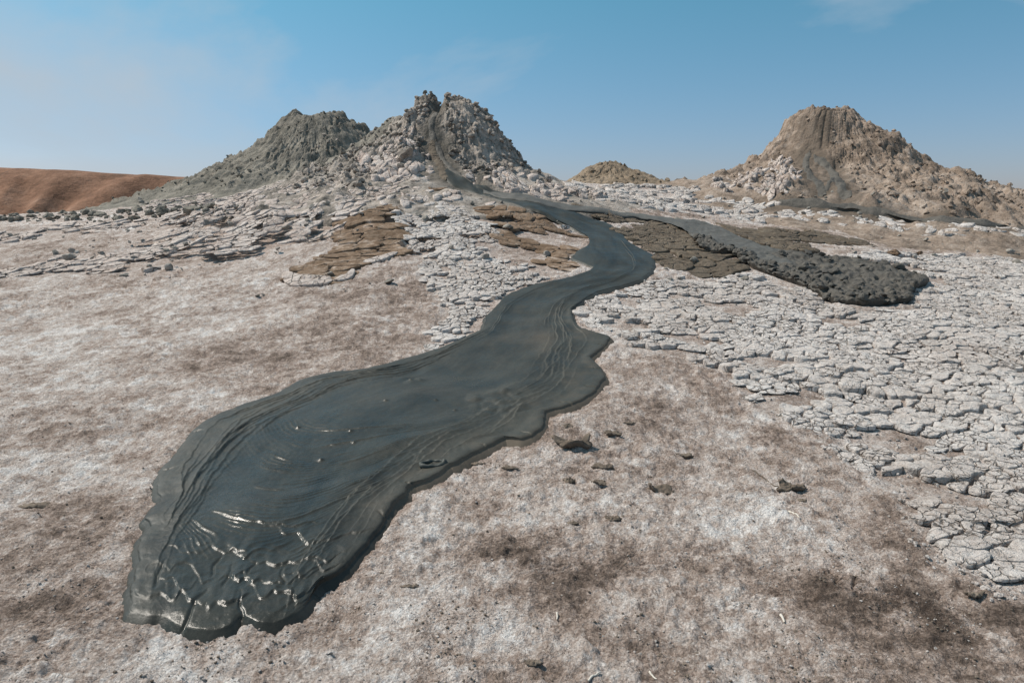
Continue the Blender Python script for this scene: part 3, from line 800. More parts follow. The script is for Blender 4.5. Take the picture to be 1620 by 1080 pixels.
def plate_field(name, plate_name, PWk, label, cat, size, mat, aniso=1.0, angle=0.0, micro=2.2, gap=.16, fgap=.03, h=.05, hvar=.5, tilt=.10, dome=.25,
                lod=1, seed=0, missing=.05, nmax=300, rough=.006, group=None, edge_noise=.25, surf=None, fray=1.0, curl=0.0):
    rg = random.Random(seed)
    P = np.asarray(PWk)[:, :2]
    cen = P.mean(0)
    org = np.array([cen[0], cen[1], float(F(np.array([cen[0]]), np.array([cen[1]]), False)[0])])
    root = thing(name, tuple(org), label, cat, group)
    ca, sa = math.cos(angle), math.sin(angle)
    sx, sy = size * math.sqrt(aniso), size / math.sqrt(aniso)
    Q = np.c_[(P[:, 0] * ca + P[:, 1] * sa) / sx, (-P[:, 0] * sa + P[:, 1] * ca) / sy] * micro
    i0, j0 = np.floor(Q.min(0)).astype(int) - 3; i1, j1 = np.ceil(Q.max(0)).astype(int) + 3
    def site(i, j, s, jit):
        hsh = int(_h(np.int64(i), np.int64(j), s))
        return i + .5 + ((hsh & 0xffff) / 65535 - .5) * jit, j + .5 + ((hsh >> 16) / 65535 - .5) * jit
    msites = {}
    sites = {}
    I, J = np.meshgrid(np.arange(i0, i1), np.arange(j0, j1), indexing='ij')
    SX = np.empty(I.shape); SY = np.empty(I.shape); MID = np.empty(I.shape, object)
    H1 = _h(I.astype(np.int64), J.astype(np.int64), seed * 7 + 1)
    SX = I + .5 + ((H1 & 0xffff) / 65535 - .5) * 1.0; SY = J + .5 + ((H1 >> 16) / 65535 - .5) * 1.0
    # macro cell of every small cell, with warped lookup so that outlines wander
    ux = SX / micro + .28 * perlin(SX * .5, SY * .5, seed); uy = SY / micro + .28 * perlin(SX * .5, SY * .5, seed + 5)
    mi = np.floor(ux).astype(np.int64); mj = np.floor(uy).astype(np.int64)
    best = np.full(I.shape, 9.); BI = mi.copy(); BJ = mj.copy()
    for a in (-1, 0, 1):
        for b in (-1, 0, 1):
            hh = _h(mi + a, mj + b, seed * 7 + 2)
            mx = mi + a + .5 + ((hh & 0xffff) / 65535 - .5) * .9; my = mj + b + .5 + ((hh >> 16) / 65535 - .5) * .9
            d = np.hypot(mx - ux, my - uy); n_ = d < best
            best = np.where(n_, d, best); BI = np.where(n_, mi + a, BI); BJ = np.where(n_, mj + b, BJ)
    WX = (SX / micro * sx) * ca - (SY / micro * sy) * sa; WY = (SX / micro * sx) * sa + (SY / micro * sy) * ca
    en = edge_noise * size
    ins = inside(WX + en * perlin(WX * 2.2 / size * .3, WY * 2.2 / size * .3, seed + 8), WY + en * perlin(WX / size * .66, WY / size * .66, seed + 9), P)
    for o_ in UNDER: ins &= ~inside(WX, WY, o_)
    EDG = poly_dist(WX, WY, np.r_[P, P[:1]])
    groups = {}
    ni, nj = I.shape
    G = gap * micro * .5; g = fgap * micro * .5
    for a in range(2, ni - 2):
        for b in range(2, nj - 2):
            if not ins[a, b]: continue
            key = (int(BI[a, b]), int(BJ[a, b]))
            hk = int(_h(np.int64(key[0]), np.int64(key[1]), seed * 7 + 3))
            if (hk % 1000) / 1000 < missing + .45 * max(0, 1 - EDG[a, b] / (size * 2.2)) * fray: continue
            x0, y0 = float(SX[a, b]), float(SY[a, b])
            poly = [(-1, -1), (1, -1), (1, 1), (-1, 1)]
            for da in (-2, -1, 0, 1, 2):
                for db in (-2, -1, 0, 1, 2):
                    if da == 0 and db == 0: continue
                    dx = SX[a + da, b + db] - x0; dy = SY[a + da, b + db] - y0
                    L = math.hypot(dx, dy)
                    if L > 2.2 or L < 1e-6: continue
                    same = BI[a + da, b + db] == key[0] and BJ[a + da, b + db] == key[1]
                    poly = clip(poly, dx / L, dy / L, L / 2 - ((g * rg.choice((.25, .4, 1.0, 1.6))) if same else G * (.5 + rg.random())))
                    if len(poly) < 3: break
                if len(poly) < 3: break
            if len(poly) < 3: continue
            pa = np.array(poly)
            # drop slivers
            ar = .5 * abs(np.dot(pa[:, 0], np.roll(pa[:, 1], 1)) - np.dot(pa[:, 1], np.roll(pa[:, 0], 1)))
            if ar < .06: continue
            k = [0]
            for v in range(1, len(pa)):
                if np.hypot(*(pa[v] - pa[k[-1]])) > .07: k.append(v)
            pa = pa[k]
            if len(pa) < 3: continue
            if lod >= 1:
                nx = np.roll(pa, -1, 0)
                rr_ = np.random.default_rng(hk + a * 31 + b)
                for amp in ((.05, .028) if lod >= 2 and WY[a, b] < 6.5 else (.06,)):
                    nx = np.roll(pa, -1, 0)
                    ln = np.hypot(*(nx - pa).T)[:, None]
                    mid = .5 * (pa + nx) + rr_.normal(0, amp, pa.shape) * np.minimum(ln * 2, 1)
                    pa2 = np.empty((len(pa) * 2, 2)); pa2[0::2] = .86 * pa + .07 * (nx + np.roll(pa, 1, 0)); pa2[1::2] = mid
                    pa = pa2
            groups.setdefault(key, []).append((x0, y0, pa, hk))
    for key in list(groups):
        cs_ = groups[key]
        comp = list(range(len(cs_)))
        for u in range(len(cs_)):
            for v in range(u):
                if math.hypot(cs_[u][0] - cs_[v][0], cs_[u][1] - cs_[v][1]) < 1.32:
                    a_, b_ = comp[u], comp[v]; comp = [b_ if q == a_ else q for q in comp]
        if len(set(comp)) > 1:
            del groups[key]
            for n_, cc in enumerate(sorted(set(comp))): groups[key + (n_,)] = [c for c, q in zip(cs_, comp) if q == cc]
    # vertices
    def tow(qx, qy):
        lx = qx / micro * sx; ly = qy / micro * sy
        return lx * ca - ly * sa, lx * sa + ly * ca
    profs = {0: [(1.0, -1.2), (.98, .8), (.80, 1.0)], 1: [(1.0, -1.2), (1.0, .55), (.95, .95), (.6, 1.0)], 2: [(1.0, -1.5), (1.0, .35), (.985, .80), (.955, .98), (.70, 1.0), (.35, 1.0)]}[lod]
    recs = []
    AX = []; AY = []; AO = []
    for key, cells in groups.items():
        hk = cells[0][3]
        hm = h * (1 + hvar * (((hk >> 3) % 997) / 997 * 2 - 1))
        tx = tilt * (((hk >> 5) % 991) / 991 * 2 - 1); ty = tilt * (((hk >> 9) % 983) / 983 * 2 - 1)
        mcx = np.mean([c[0] for c in cells]); mcy = np.mean([c[1] for c in cells])
        cx, cy = tow(mcx, mcy)
        vs_ = []; fs = []; k0 = 0; rad = 0
        for ci, (x0, y0, pa, _) in enumerate(cells):
            c0 = pa.mean(0); n = len(pa)
            hh = hm * (1 + .22 * (rg.random() - .5))
            for sc, zz in profs:
                p = c0 + (pa - c0) * sc
                X, Y = tow(x0 + p[:, 0], y0 + p[:, 1])
                dm = 1 - np.clip(np.hypot((X - cx) / (sx * .55), (Y - cy) / (sy * .55)) ** 2, 0, 1.5)
                off = hh * zz + (hh * dome * dm + tx * (X - cx) + ty * (Y - cy) - curl * dm * h if zz > 0 else 0)
                vs_.append(np.c_[X, Y, off + 0 * X])
            X, Y = tow(x0 + c0[0], y0 + c0[1])
            dm = 1 - min(1.5, math.hypot((X - cx) / (sx * .55), (Y - cy) / (sy * .55)) ** 2)
            vs_.append(np.array([[X, Y, hh * (1.02 + dome * dm) + tx * (X - cx) + ty * (Y - cy) - curl * dm * h]]))
            m = len(profs)
            j = np.arange(n); j2 = (j + 1) % n
            for r_ in range(m - 1):
                fs += [(k0 + r_ * n + u, k0 + r_ * n + v, k0 + (r_ + 1) * n + v, k0 + (r_ + 1) * n + u) for u, v in zip(j, j2)]
            fs += [(k0 + (m - 1) * n + u, k0 + (m - 1) * n + v, k0 + m * n) for u, v in zip(j, j2)]
            k0 += m * n + 1
        V = np.concatenate(vs_)
        recs.append([cx, cy, V, fs, len(cells)])
    if not recs: return root
    lens = [len(r[2]) for r in recs]
    AV = np.concatenate([r[2] for r in recs])
    sf = surf or (lambda a, b: F(a, b, False))
    Z = sf(AV[:, 0], AV[:, 1]) + AV[:, 2] + rough * (1.2 * fbm(AV[:, 0] * 9, AV[:, 1] * 9, 4, seed + 30, .6)) * (AV[:, 2] > 0)
    AV[:, 2] = Z
    o = 0
    for r, n in zip(recs, lens):
        r[2] = AV[o:o + n]; o += n
    order = sorted(range(len(recs)), key=lambda i: -recs[i][4] / (recs[i][0] ** 2 + recs[i][1] ** 2) * (1 if abs(recs[i][0]) < .80 * recs[i][1] else .01))
    def flip(fs): return [tuple(f) for f in fs]
    for i in order[:nmax]:
        cx, cy, V, fs, _ = recs[i]
        c = np.array([cx, cy, V[:, 2].mean()])
        me = new_mesh(plate_name, V - c, polys=fs, mat=mat, smooth=True)
        link(plate_name, me, root, tuple(c - org))
    rest = order[nmax:]
    if rest:
        VV = []; FF = []; k = 0
        for i in rest:
            _, _, V, fs, _ = recs[i]
            VV.append(V - org); FF += [tuple(q + k for q in f) for f in fs]; k += len(V)
        me = new_mesh('small_plates', np.concatenate(VV), polys=FF, mat=mat)
        link('small_plates', me, root, kind='stuff')
    print(name, 'plates', len(recs), 'verts', len(AV))
    return root

def crust(key, label, *a, **k):
    return plate_field('cracked_crust', 'crust_plate', PW[key], label, 'cracked crust', *a, group='fields of cracked crust', **k)
#      size material aniso angle micro gap fine-gap height hvar tilt dome
crust('right_field', 'wide field of pale cracked salt plates filling the right foreground', .42, M_plate, 1.35, .12, 3.0, .042, .013, .009, .9, .045, .9, lod=2, seed=3, rough=.010, missing=.03, fray=.45)
crust('mid_strip', 'narrow strip of small pale crust cobbles left of the dark mud stream', .20, M_plate, 1.3, .2, 2.0, .075, .022, .010, .8, .08, .5, lod=1, seed=4)
crust('apron', 'pinkish tumbled crust plates spread below the left and centre cones', .30, M_apron, 1.5, .35, 1.8, .09, .025, .014, 1.0, .14, .2, lod=1, seed=5, missing=.08, rough=.012)
crust('left_low', 'long bands of thin grey pink crust slabs on the left slope', .34, M_apron, 2.0, .40, 1.8, .07, .025, .012, 1.0, .08, .1, lod=1, seed=6, missing=.14, rough=.01)
crust('left_edge', 'thin ledge of crust slabs along the far left rim of the slope', .34, M_apron, 2.0, .2, 1.6, .09, .03, .016, .9, .08, .1, lod=0, seed=8, missing=.2, rough=.01)
crust('ridge_back', 'pale rubbly crust belt at the foot of the right cone', .34, M_plate, 1.4, .0, 1.7, .11, .03, .02, 1.0, .15, .3, lod=0, seed=9, missing=.15, rough=.02)
crust('rubble_r', 'jumbled pale crust blocks on the right skirt of the centre cone', .27, M_apron, 1.2, .3, 1.6, .16, .04, .05, .8, .35, .3, lod=0, seed=10, missing=.2, rough=.02)
crust('cone_foot', 'thin grey crust slabs just below the foot of the centre cone', .24, M_apron, 1.5, .1, 1.6, .15, .04, .025, .6, .2, .2, lod=0, seed=11, missing=.15)
crust('flank_r', 'pale crumbly crust blocks on the left flank of the right cone', .26, M_apron, 1.2, .2, 1.6, .18, .05, .05, .9, .3, .3, lod=0, seed=21, missing=.25, rough=.03, surf=F)
crust('flank_c', 'pinkish crust slabs climbing the left flank of the centre cone', .26, M_apron, 1.3, .5, 1.6, .16, .04, .05, .9, .3, .3, lod=0, seed=22, missing=.18, rough=.03, surf=F)
tongue = plate_field('dried_mud_tongue', 'mud_plate', PW['brown_tongue'], 'brown dried mud tongue broken into slabs, ending in a pale rounded lip', 'dried mud', .46, M_brown, 2.4, .12, 2.0, .030, .008, .014, .9, .06, .1, lod=2, seed=12, missing=.0, edge_noise=.03, curl=.3, fray=0)
plate_field('dried_mud_patch', 'mud_plate', PW['brown_mid'], 'light brown cracked mud patch left of the stream bend', 'dried mud', .46, M_brown, 1.8, -.5, 2.0, .035, .010, .010, .9, .07, .1, lod=1, seed=13, missing=.06, edge_noise=.25, fray=.8)
plate_field('dried_mud_patch', 'mud_plate', PW['brown_front'], 'dark brown damp cracked mud between the two grey streams', 'dried mud', .60, M_brown_d, 1.6, .35, 2.4, .012, .004, .020, .6, .05, .05, lod=2, seed=14, missing=.0, edge_noise=.03, curl=.2, fray=0, rough=.02)
plate_field('dried_mud_patch', 'mud_plate', PW['brown_back'], 'long brown mud strip behind the lumpy dark flow', 'dried mud', .70, M_brown_d, 1.8, -.45, 2.4, .012, .004, .022, .5, .04, .05, lod=1, seed=15, missing=.0, edge_noise=.03, curl=.2, fray=0, rough=.02)
plate_field('dried_mud_patch', 'mud_plate', PW['brown_between'], 'narrow dark brown mud strip between the two upper streams', 'dried mud', .45, M_brown_d, 1.8, -.4, 2.0, .02, .006, .02, .6, .06, .05, lod=1, seed=16, missing=.05, edge_noise=.1, fray=.4, rough=.02)

# ------------------------------------------------------------------ the wet mud flow
def flow_grid(Lp, Rp, ns, nt, front=None, smooth_in=.6):
    Lw = hit(Lp); Rw = hit(Rp)
    n0 = len(Lw)
    Ld = catmull(Lw, n0 * 24)[:, :2]; Rd = catmull(Rw, n0 * 24)[:, :2]
    q_ = np.linspace(0, n0 - 1, n0 * 24)
    lin = lambda W_: np.c_[np.interp(q_, np.arange(n0), W_[:, 0]), np.interp(q_, np.arange(n0), W_[:, 1])]
    Ld = .7 * Ld + .3 * lin(Lw); Rd = .45 * Rd + .55 * lin(Rw)
    for D_, sd_ in ((Ld, 71), (Rd, 72)):
        D_ += .011 * np.c_[fbm(D_[:, 0] * 9, D_[:, 1] * 9, 3, sd_), fbm(D_[:, 0] * 9, D_[:, 1] * 9, 3, sd_ + 5)]
    c = .5 * (Ld + Rd)
    s = np.r_[0, np.cumsum(np.hypot(*np.diff(c, axis=0).T))]
    # finer steps close to the camera
    d = np.interp(np.linspace(0, 1, ns), *(lambda w: (w / w[-1], s))(np.r_[0, np.cumsum(np.diff(s) / np.hypot(c[1:, 0], c[1:, 1]) ** 1.1)]))
    L = np.c_[np.interp(d, s, Ld[:, 0]), np.interp(d, s, Ld[:, 1])]; R = np.c_[np.interp(d, s, Rd[:, 0]), np.interp(d, s, Rd[:, 1])]
    def sm(P, wdt):
        k = np.exp(-.5 * (np.arange(-3 * wdt, 3 * wdt + 1) / wdt) ** 2); k /= k.sum()
        return np.c_[[np.convolve(np.pad(P[:, i], 3 * wdt, mode='reflect', reflect_type='odd'), k, 'valid') for i in (0, 1)]].T
    Ls, Rs = sm(L, 22), sm(R, 22)
    t = np.sin(np.linspace(-1, 1, nt) * math.pi / 2 * .86) / math.sin(math.pi / 2 * .86)
    a = ((t + 1) / 2)[None, :, None]
    hard = L[:, None] * (1 - a) + R[:, None] * a
    soft = Ls[:, None] * (1 - a) + Rs[:, None] * a
    w = sstep(.72, 1.0, np.abs(t))[None, :, None]
    P = soft * (1 - w) + hard * w
    if front is not None:
        fw = catmull(hit(front), 200)[:, :2]
        fs = np.r_[0, np.cumsum(np.hypot(*np.diff(fw, axis=0).T))]; fs /= fs[-1]
        ft = np.c_[np.interp((t + 1) / 2, fs, fw[:, 0]), np.interp((t + 1) / 2, fs, fw[:, 1])]
        fall = np.exp(-(d / .28) ** 1.5)[:, None, None]
        P = P + (ft - P[0])[None] * fall
    S = np.broadcast_to(d[:, None], P.shape[:2]); T = np.broadcast_to(t[None], P.shape[:2])
    Wd = np.broadcast_to(np.hypot(*(R - L).T)[:, None], P.shape[:2])
    return P, S, T, Wd, d, t

def skirted(P, Z, Bz, lip=.010, inset=.03, closed_front=True):
    """add an undercut edge round the sheet: lip then back under to the ground"""
    ns, nt = Z.shape
    V = np.c_[P.reshape(-1, 2), Z.ravel()]
    idx = np.arange(ns * nt).reshape(ns, nt)
    loop = np.r_[idx[0, :], idx[1:, -1], idx[-1, -2::-1], idx[-2:0:-1, 0]]
    xy = P.reshape(-1, 2)[loop]; z = Z.ravel()[loop]; b = Bz.ravel()[loop]
    tn = np.roll(xy, -1, 0) - np.roll(xy, 1, 0); tn /= np.linalg.norm(tn, axis=1)[:, None] + 1e-9
    nr = np.c_[-tn[:, 1], tn[:, 0]]
    # inward normal points to the middle of the sheet
    k = len(loop); rows = []
    thick = np.maximum(z - b, .004)
    r1 = np.c_[xy - nr * .004, z - thick * .22]
    r2 = np.c_[xy + nr * inset * .3, z - thick * .5]
    r3 = np.c_[xy + nr * inset, b - .03]
    sgn = 1.0
    allv = np.r_[V, r1, r2, r3]
    n0 = len(V)
    q = [grid_quads(ns, nt)]
    rings = [loop, n0 + np.arange(k), n0 + k + np.arange(k), n0 + 2 * k + np.arange(k)]
    for a, c in zip(rings[:-1], rings[1:]):
        q.append(np.stack([a, c, np.roll(c, -1), np.roll(a, -1)], -1))
    return allv, np.concatenate(q), loop

def orient_up(V, Q):
    a = V[Q[0, 1]] - V[Q[0, 0]]; b = V[Q[0, 2]] - V[Q[0, 0]]
    return Q if np.cross(a, b)[2] > 0 else Q[:, ::-1]

def near_pts(x, y, plist, r):
    m = np.zeros(np.shape(x))
    for p, rr in zip(plist, r): m = np.maximum(m, np.exp(-((x - p[0]) ** 2 + (y - p[1]) ** 2) / (rr * rr)))
    return m

def build_main_flow():
    P, S, T, Wd, d, t = flow_grid(FL, FR, 940, 290, FRONT)
    x, y = P[..., 0], P[..., 1]
    b = F(x.ravel(), y.ravel()).reshape(x.shape)
    aT = np.abs(T)
    h0 = -.006 * np.exp(-(S / .3)) + .024 * np.exp(-S / 5) + .020
    edgeL = np.clip(1 - aT ** 8, 0, 1) ** .5; edgeR = np.clip(1 - aT ** 40, 0, 1) ** .5
    edge = np.where(T > 0, edgeR, edgeL)
    front = np.clip((S + .02 * perlin(T * 5, S * 3, 23)) / .15, 0, 1) ** .6
    m = T * Wd * .5                                # metres from the middle line
    toR = (1 - T) * Wd * .5                        # metres from the right bank
    z = b + h0 * (.45 + .55 * edge) * (.62 + .38 * front)
    damp = 1 - sstep(6.5, 10, S)
    wob = .06 * fbm(x * 3, y * 3, 3, 3) + .02 * fbm(x * 11, y * 11, 2, 4)
    # the thin skin along the right bank lies lower inside and curls up at its rim
    skin = sstep(.42, .20, toR + .06 * perlin(S * 1.7, S * 0, 71)) * sstep(.45, .9, S) * (1 - sstep(5.0, 6.2, S))
    z = z - .010 * skin + .020 * skin * sstep(.16, .0, toR) - .004 * sstep(.012, 0, toR)
    # drag lines: fine arcs bowed towards the toe
    ph = S - 1.25 * (T + .08) ** 2 * Wd * .5 + .35 * wob
    am = sstep(.76, .5, aT) * sstep(.20, .5, S) * (1 - sstep(1.5, 2.7, S))
    bundle = sstep(-.35, .35, perlin(ph * 4.2, T * 1.5, 15)) * (.3 + .7 * sstep(-.4, .4, fbm(x * 2.2, y * 2.2, 3, 19)))
    arc = (1 - np.abs(np.sin(ph * math.pi / .041 + 3.2 * perlin(ph * 3, T * 2, 16) + 1.2 * perlin(x * 5, y * 5, 20)))) ** 1.6
    big = (1 - np.abs(np.sin(ph * math.pi / .21 + 1.2 * perlin(ph * 2, T, 17)))) ** 7
    z = z + am * (.0065 * arc * bundle + .0095 * big * sstep(-.1, .4, perlin(ph * 2.5 + 7, T * 3, 18)))
    z = z + .0035 * sstep(.8, .4, aT) * np.sin(ph * 2 * math.pi / .62 + 2 * perlin(x * 1.2, y * 1.2, 5)) * damp
    # folds along both margins: each a little scarp, sharp on one side and fading on the other
    fm = np.zeros(x.shape)
    rf = random.Random(5)
    for side in (-1, 1):
        nfold = 34 if side < 0 else 52
        for q in range(nfold):
            s0 = rf.uniform(.75, 4.6) if side < 0 else rf.uniform(.6, 5.6)
            ln = rf.uniform(.25, .95)
            tc_ = (rf.gauss(-.70, .065) if side < 0 else rf.gauss(.63, .095)) if s0 < 3.4 else (rf.gauss(-.72, .06) if side < 0 else rf.gauss(.60, .10))
            sl = rf.uniform(-.13, .16)
            A = rf.uniform(.004, .0105) * (1 if s0 < 3.2 else .7); wd = rf.uniform(.018, .055)
            u = (S - s0) / ln
            k = np.abs(u) < 1
            if not k.any(): continue
            uu = u[k]
            dd = side * (T[k] - tc_ - sl * uu * ln - .020 * perlin(S[k] * 3.3 + q, S[k] * 0 + side, 63) - .012 * perlin(S[k] * 11 + q * 3, T[k] * 4, 64)) * Wd[k] * .5
            win = (1 - uu * uu) ** 1.2
            prof = np.where(dd > 0, np.exp(-dd / wd), np.exp(-(dd / .0045) ** 2))
            z[k] += A * win * prof
            fm[k] = np.maximum(fm[k], win * np.exp(-np.abs(dd) / .05))
    # creases in the upper reach
    for tc_, s0, s1 in ((.50, 3.4, 9.0), (.58, 4.0, 9.5), (-.62, 4.4, 6.6), (-.70, 4.8, 7.0), (.36, 4.8, 6.4)):
        mm = sstep(s0, s0 + .4, S) * (1 - sstep(s1 - .5, s1, S))
        dd = (T - tc_ - .05 * np.sin(S * 3 + tc_ * 9) - .035 * perlin(S * 4, S * 0 + tc_ * 7, 81)) * Wd * .5
        z = z + mm * np.where(dd > 0, .010 * np.exp(-dd / .03), .010 * np.exp(-(dd / .006) ** 2))
    # the toe: overlapping scallops pushed over one another, with a few cracks
    for s0, bow, t0, t1, A in ((.07, .30, -1.0, -.42, .010), (.10, .16, -.52, .22, .012), (.13, .22, .10, 1.0, .012), (.20, .30, -.25, .75, .010), (.27, -.25, -.9, -.2, .007), (.33, .35, -.1, .9, .010), (.40, .25, -.6, .3, .007), (.50, .45, .1, 1.0, .009), (.25, .2, .35, .8, .008), (.62, .4, -.3, .6, .005), (.155, .2, -.8, -.35, .006), (.05, .12, .35, .8, .007), (.17, .18, .3, .6, .006), (.23, .15, -.15, .2, .007), (.30, .2, .55, .95, .007), (.36, .2, -.75, -.35, .006)):
        tm_ = .5 * (t0 + t1); tw = .5 * (t1 - t0)
        u = (T - tm_) / tw
        dd = S - s0 - bow * .25 * u * u - .055 * perlin(T * 6 + s0 * 9, S * 5, 95) - .012 * perlin(T * 17, S * 14 + s0, 96)
        win = np.clip(1 - u * u, 0, 1) ** .6 * (.55 + .6 * sstep(-.3, .4, perlin(T * 9 + s0 * 30, S * 7, 99)))
        z = z + A * win * np.where(dd > 0, np.exp(-dd / .07), np.exp(-(dd / .006) ** 2))
    for tc_, s0, s1, sl, A in ((-.50, -.1, .20, .9, .008), (.20, -.1, .16, -.7, .008), (-.12, .16, .34, .25, .008), (.10, .2, .36, -.1, .008), (.62, .02, .2, -.5, .006), (-.8, .1, .3, .4, .006), (-.3, .22, .40, .3, .009), (.45, .18, .34, -.4, .009)):
        mm = sstep(s0, s0 + .05, S) * (1 - sstep(s1 - .08, s1, S))
        dd = (T - tc_ - sl * (S - s0) - .05 * perlin(S * 12, S * 0 + tc_ * 5, 97)) * Wd * .5
        z = z - A * mm * np.exp(-(dd / .006) ** 2)
    tq = 1 - sstep(.30, .65, S)
    z = z + tq * .0035 * fbm(x * 5, y * 5, 2, 24) + tq * .0012 * fbm(x * 20, y * 20, 3, 25)
    # cracks cut into the rim of the skin on both banks
    for tc_, s0, ln in ((1, 1.05, .12), (1, 1.9, .10), (1, 2.35, .13), (1, 3.0, .22), (1, 3.35, .16), (1, 3.75, .2), (-1, 1.35, .10), (-1, 1.75, .10), (-1, 2.1, .09), (1, .7, .08), (1, 4.3, .12)):
        din = (1 - T * tc_) * Wd * .5
        dd = S - s0 - .25 * din - .02 * perlin(din * 20, S * 0 + s0, 98)
        z = z - .014 * np.exp(-(dd / .006) ** 2) * sstep(ln, ln * .3, din)
    # satin skin: very fine grain, pools, knobs
    pool = hit([(715, 606), (760, 612), (640, 590)])
    pm = near_pts(x, y, pool, (.34, .25, .2))
    z = z + (.0011 * fbm(x * 17, y * 17, 4, 101, .6) * (1 - .8 * pm) + .0022 * fm * fbm(x * 30, y * 30, 2, 104)) * sstep(1.0, .93, aT)
    z = z + .007 * fbm(x * 1.6, y * 1.6, 3, 102) * edge
    z = z - .012 * sstep(.2, .8, pm)
    rim = hit([(640, 604), (652, 609), (664, 606)]); z = z + .018 * near_pts(x, y, rim, (.07, .06, .05))
    hol = hit([(537, 592)]); z = z - .02 * near_pts(x, y, hol, (.15,))
    # disturbed patch of small lobes near the right bank
    dp = near_pts(x, y, hit([(795, 640), (810, 650), (780, 655), (760, 640)]), (.22, .15, .15, .15))
    k1, k2, ki = worley((x + .03 * perlin(x * 8, y * 8, 5)) / .12, y / .12, 120)
    z = z + dp * (.016 * np.clip(1 - (k1 / .55) ** 2, 0, 1) - .003)
    knob = hit([(508, 736), (472, 685), (555, 690), (800, 624), (560, 707), (650, 608), (610, 640), (690, 640), (720, 655)])
    z = z + .014 * near_pts(x, y, knob, (.016, .012, .014, .05, .010, .02, .015, .012, .014))
    wetn = np.clip(.30 + .70 * (1 - sstep(1.2, 3.5, S)) * sstep(.9, .55, aT) + .5 * pm - .35 * fm - .4 * skin, 0, 1)
    tone = .35 * fbm(S * .9, m * 5, 4, 105, .6) + .22 * fbm(ph * 6, T * 2, 3, 106) * am + .18 * skin + .15 * sstep(-.72, -.86, T) - .25 * (1 - sstep(.5, 1.6, S)) + .1
    dry = .85 * sstep(.016, .002, toR) * sstep(.6, 1.0, S) * (1 - sstep(4.6, 5.4, S)) + .35 * np.clip(fbm(x * 1.1 + 3, y * 1.1, 3, 107), 0, 1) * sstep(2.2, 3.6, S) * (1 - sstep(5, 6.5, S)) * sstep(.6, .3, aT) + .22 * skin * np.clip(fbm(x * 5, y * 5, 3, 108) + .2, 0, 1)
    z = np.maximum(z, b + .017)
    V, Q, loop = skirted(P, z, b, inset=-.05)
    ext = lambda a: np.r_[a.ravel(), np.tile(a.ravel()[loop], 3)]
    wv = ext(wetn)
    Q = orient_up(V, Q)
    org = np.array([*P[0, 145], float(b[0, 145])])
    root = thing('mud_flow', tuple(org), 'glossy dark grey wet mud stream winding from the centre cone to the foreground', 'mud flow')
    link('mud_sheet', new_mesh('mud_sheet', V - org, Q, mat=M_wet, attrs={'wetness': wv, 'tone': ext(tone), 'dry': ext(dry)}), root)
    return root, org

flow, flow_org = build_main_flow()

def slab(name, px, parent, org, mat, h_edge, h_mid, nring=16, nout=150, seed=0, curl=.0, thick=.03, cen=None):
    """a thin sheet with an outline of its own, edge lifted off the ground"""
    Wp = hit(px)[:, :2]
    C = np.r_[Wp, Wp[:1]]
    P = []
    n = len(Wp)
    E = np.r_[Wp[-1:], Wp, Wp[:2]]
    ts = np.linspace(0, n, nout, endpoint=False); i = ts.astype(int); f = (ts - i)[:, None]
    a, b_, c, d = E[i], E[i + 1], E[i + 2], E[i + 3]
    O = .5 * (2 * b_ + (c - a) * f + (2 * a - 5 * b_ + 4 * c - d) * f ** 2 + (3 * b_ - a - 3 * c + d) * f ** 3)
    c0 = Wp.mean(0) if cen is None else hit([cen])[0][:2]
    ks = np.r_[np.linspace(.03, .9, nring - 5), .94, .97, .99, 1.0]
    rows = []; zs = []
    for k in ks:
        p = c0 + (O - c0) * k
        bz = F(p[:, 0], p[:, 1], False)
        lift = h_mid + (h_edge - h_mid) * sstep(.35, 1.0, k) - .008 * sstep(.94, 1.0, k)
        zz = bz + lift + .010 * fbm(p[:, 0] * 2.5, p[:, 1] * 2.5, 3, seed) + .0025 * fbm(p[:, 0] * 14, p[:, 1] * 14, 3, seed + 4)
        rows.append(p); zs.append(zz)
    # underside
    top_edge = zs[-1]
    for k, dz in ((.995, -.4 * thick), (.97, -thick), (.90, None), (.5, None)):
        p = c0 + (O - c0) * k
        bz = F(p[:, 0], p[:, 1], False)
        rows.append(p); zs.append(np.maximum(top_edge + dz, bz - .01) if dz is not None else bz - .04)
    V = np.concatenate([np.c_[p, z] for p, z in zip(rows, zs)])
    nr = len(rows)
    Q = grid_quads(nr, nout, True)
    cz = zs[0].mean()
    V = np.r_[V, [[*c0, cz]]]
    tr = np.stack([np.full(nout, len(V) - 1), np.arange(nout), (np.arange(nout) + 1) % nout], -1)
    a_ = V[Q[0, 1]] - V[Q[0, 0]]; b2 = V[Q[0, 2]] - V[Q[0, 0]]
    if np.cross(a_, b2)[2] < 0: Q = Q[:, ::-1]
    a_ = V[tr[0, 1]] - V[tr[0, 0]]; b2 = V[tr[0, 2]] - V[tr[0, 0]]
    if np.cross(a_, b2)[2] < 0: tr = tr[:, ::-1]
    me = new_mesh(name, V - np.array(org), Q, tr, mat=mat, attrs={'wetness': np.full(len(V), .45)})
    return link(name, me, parent)

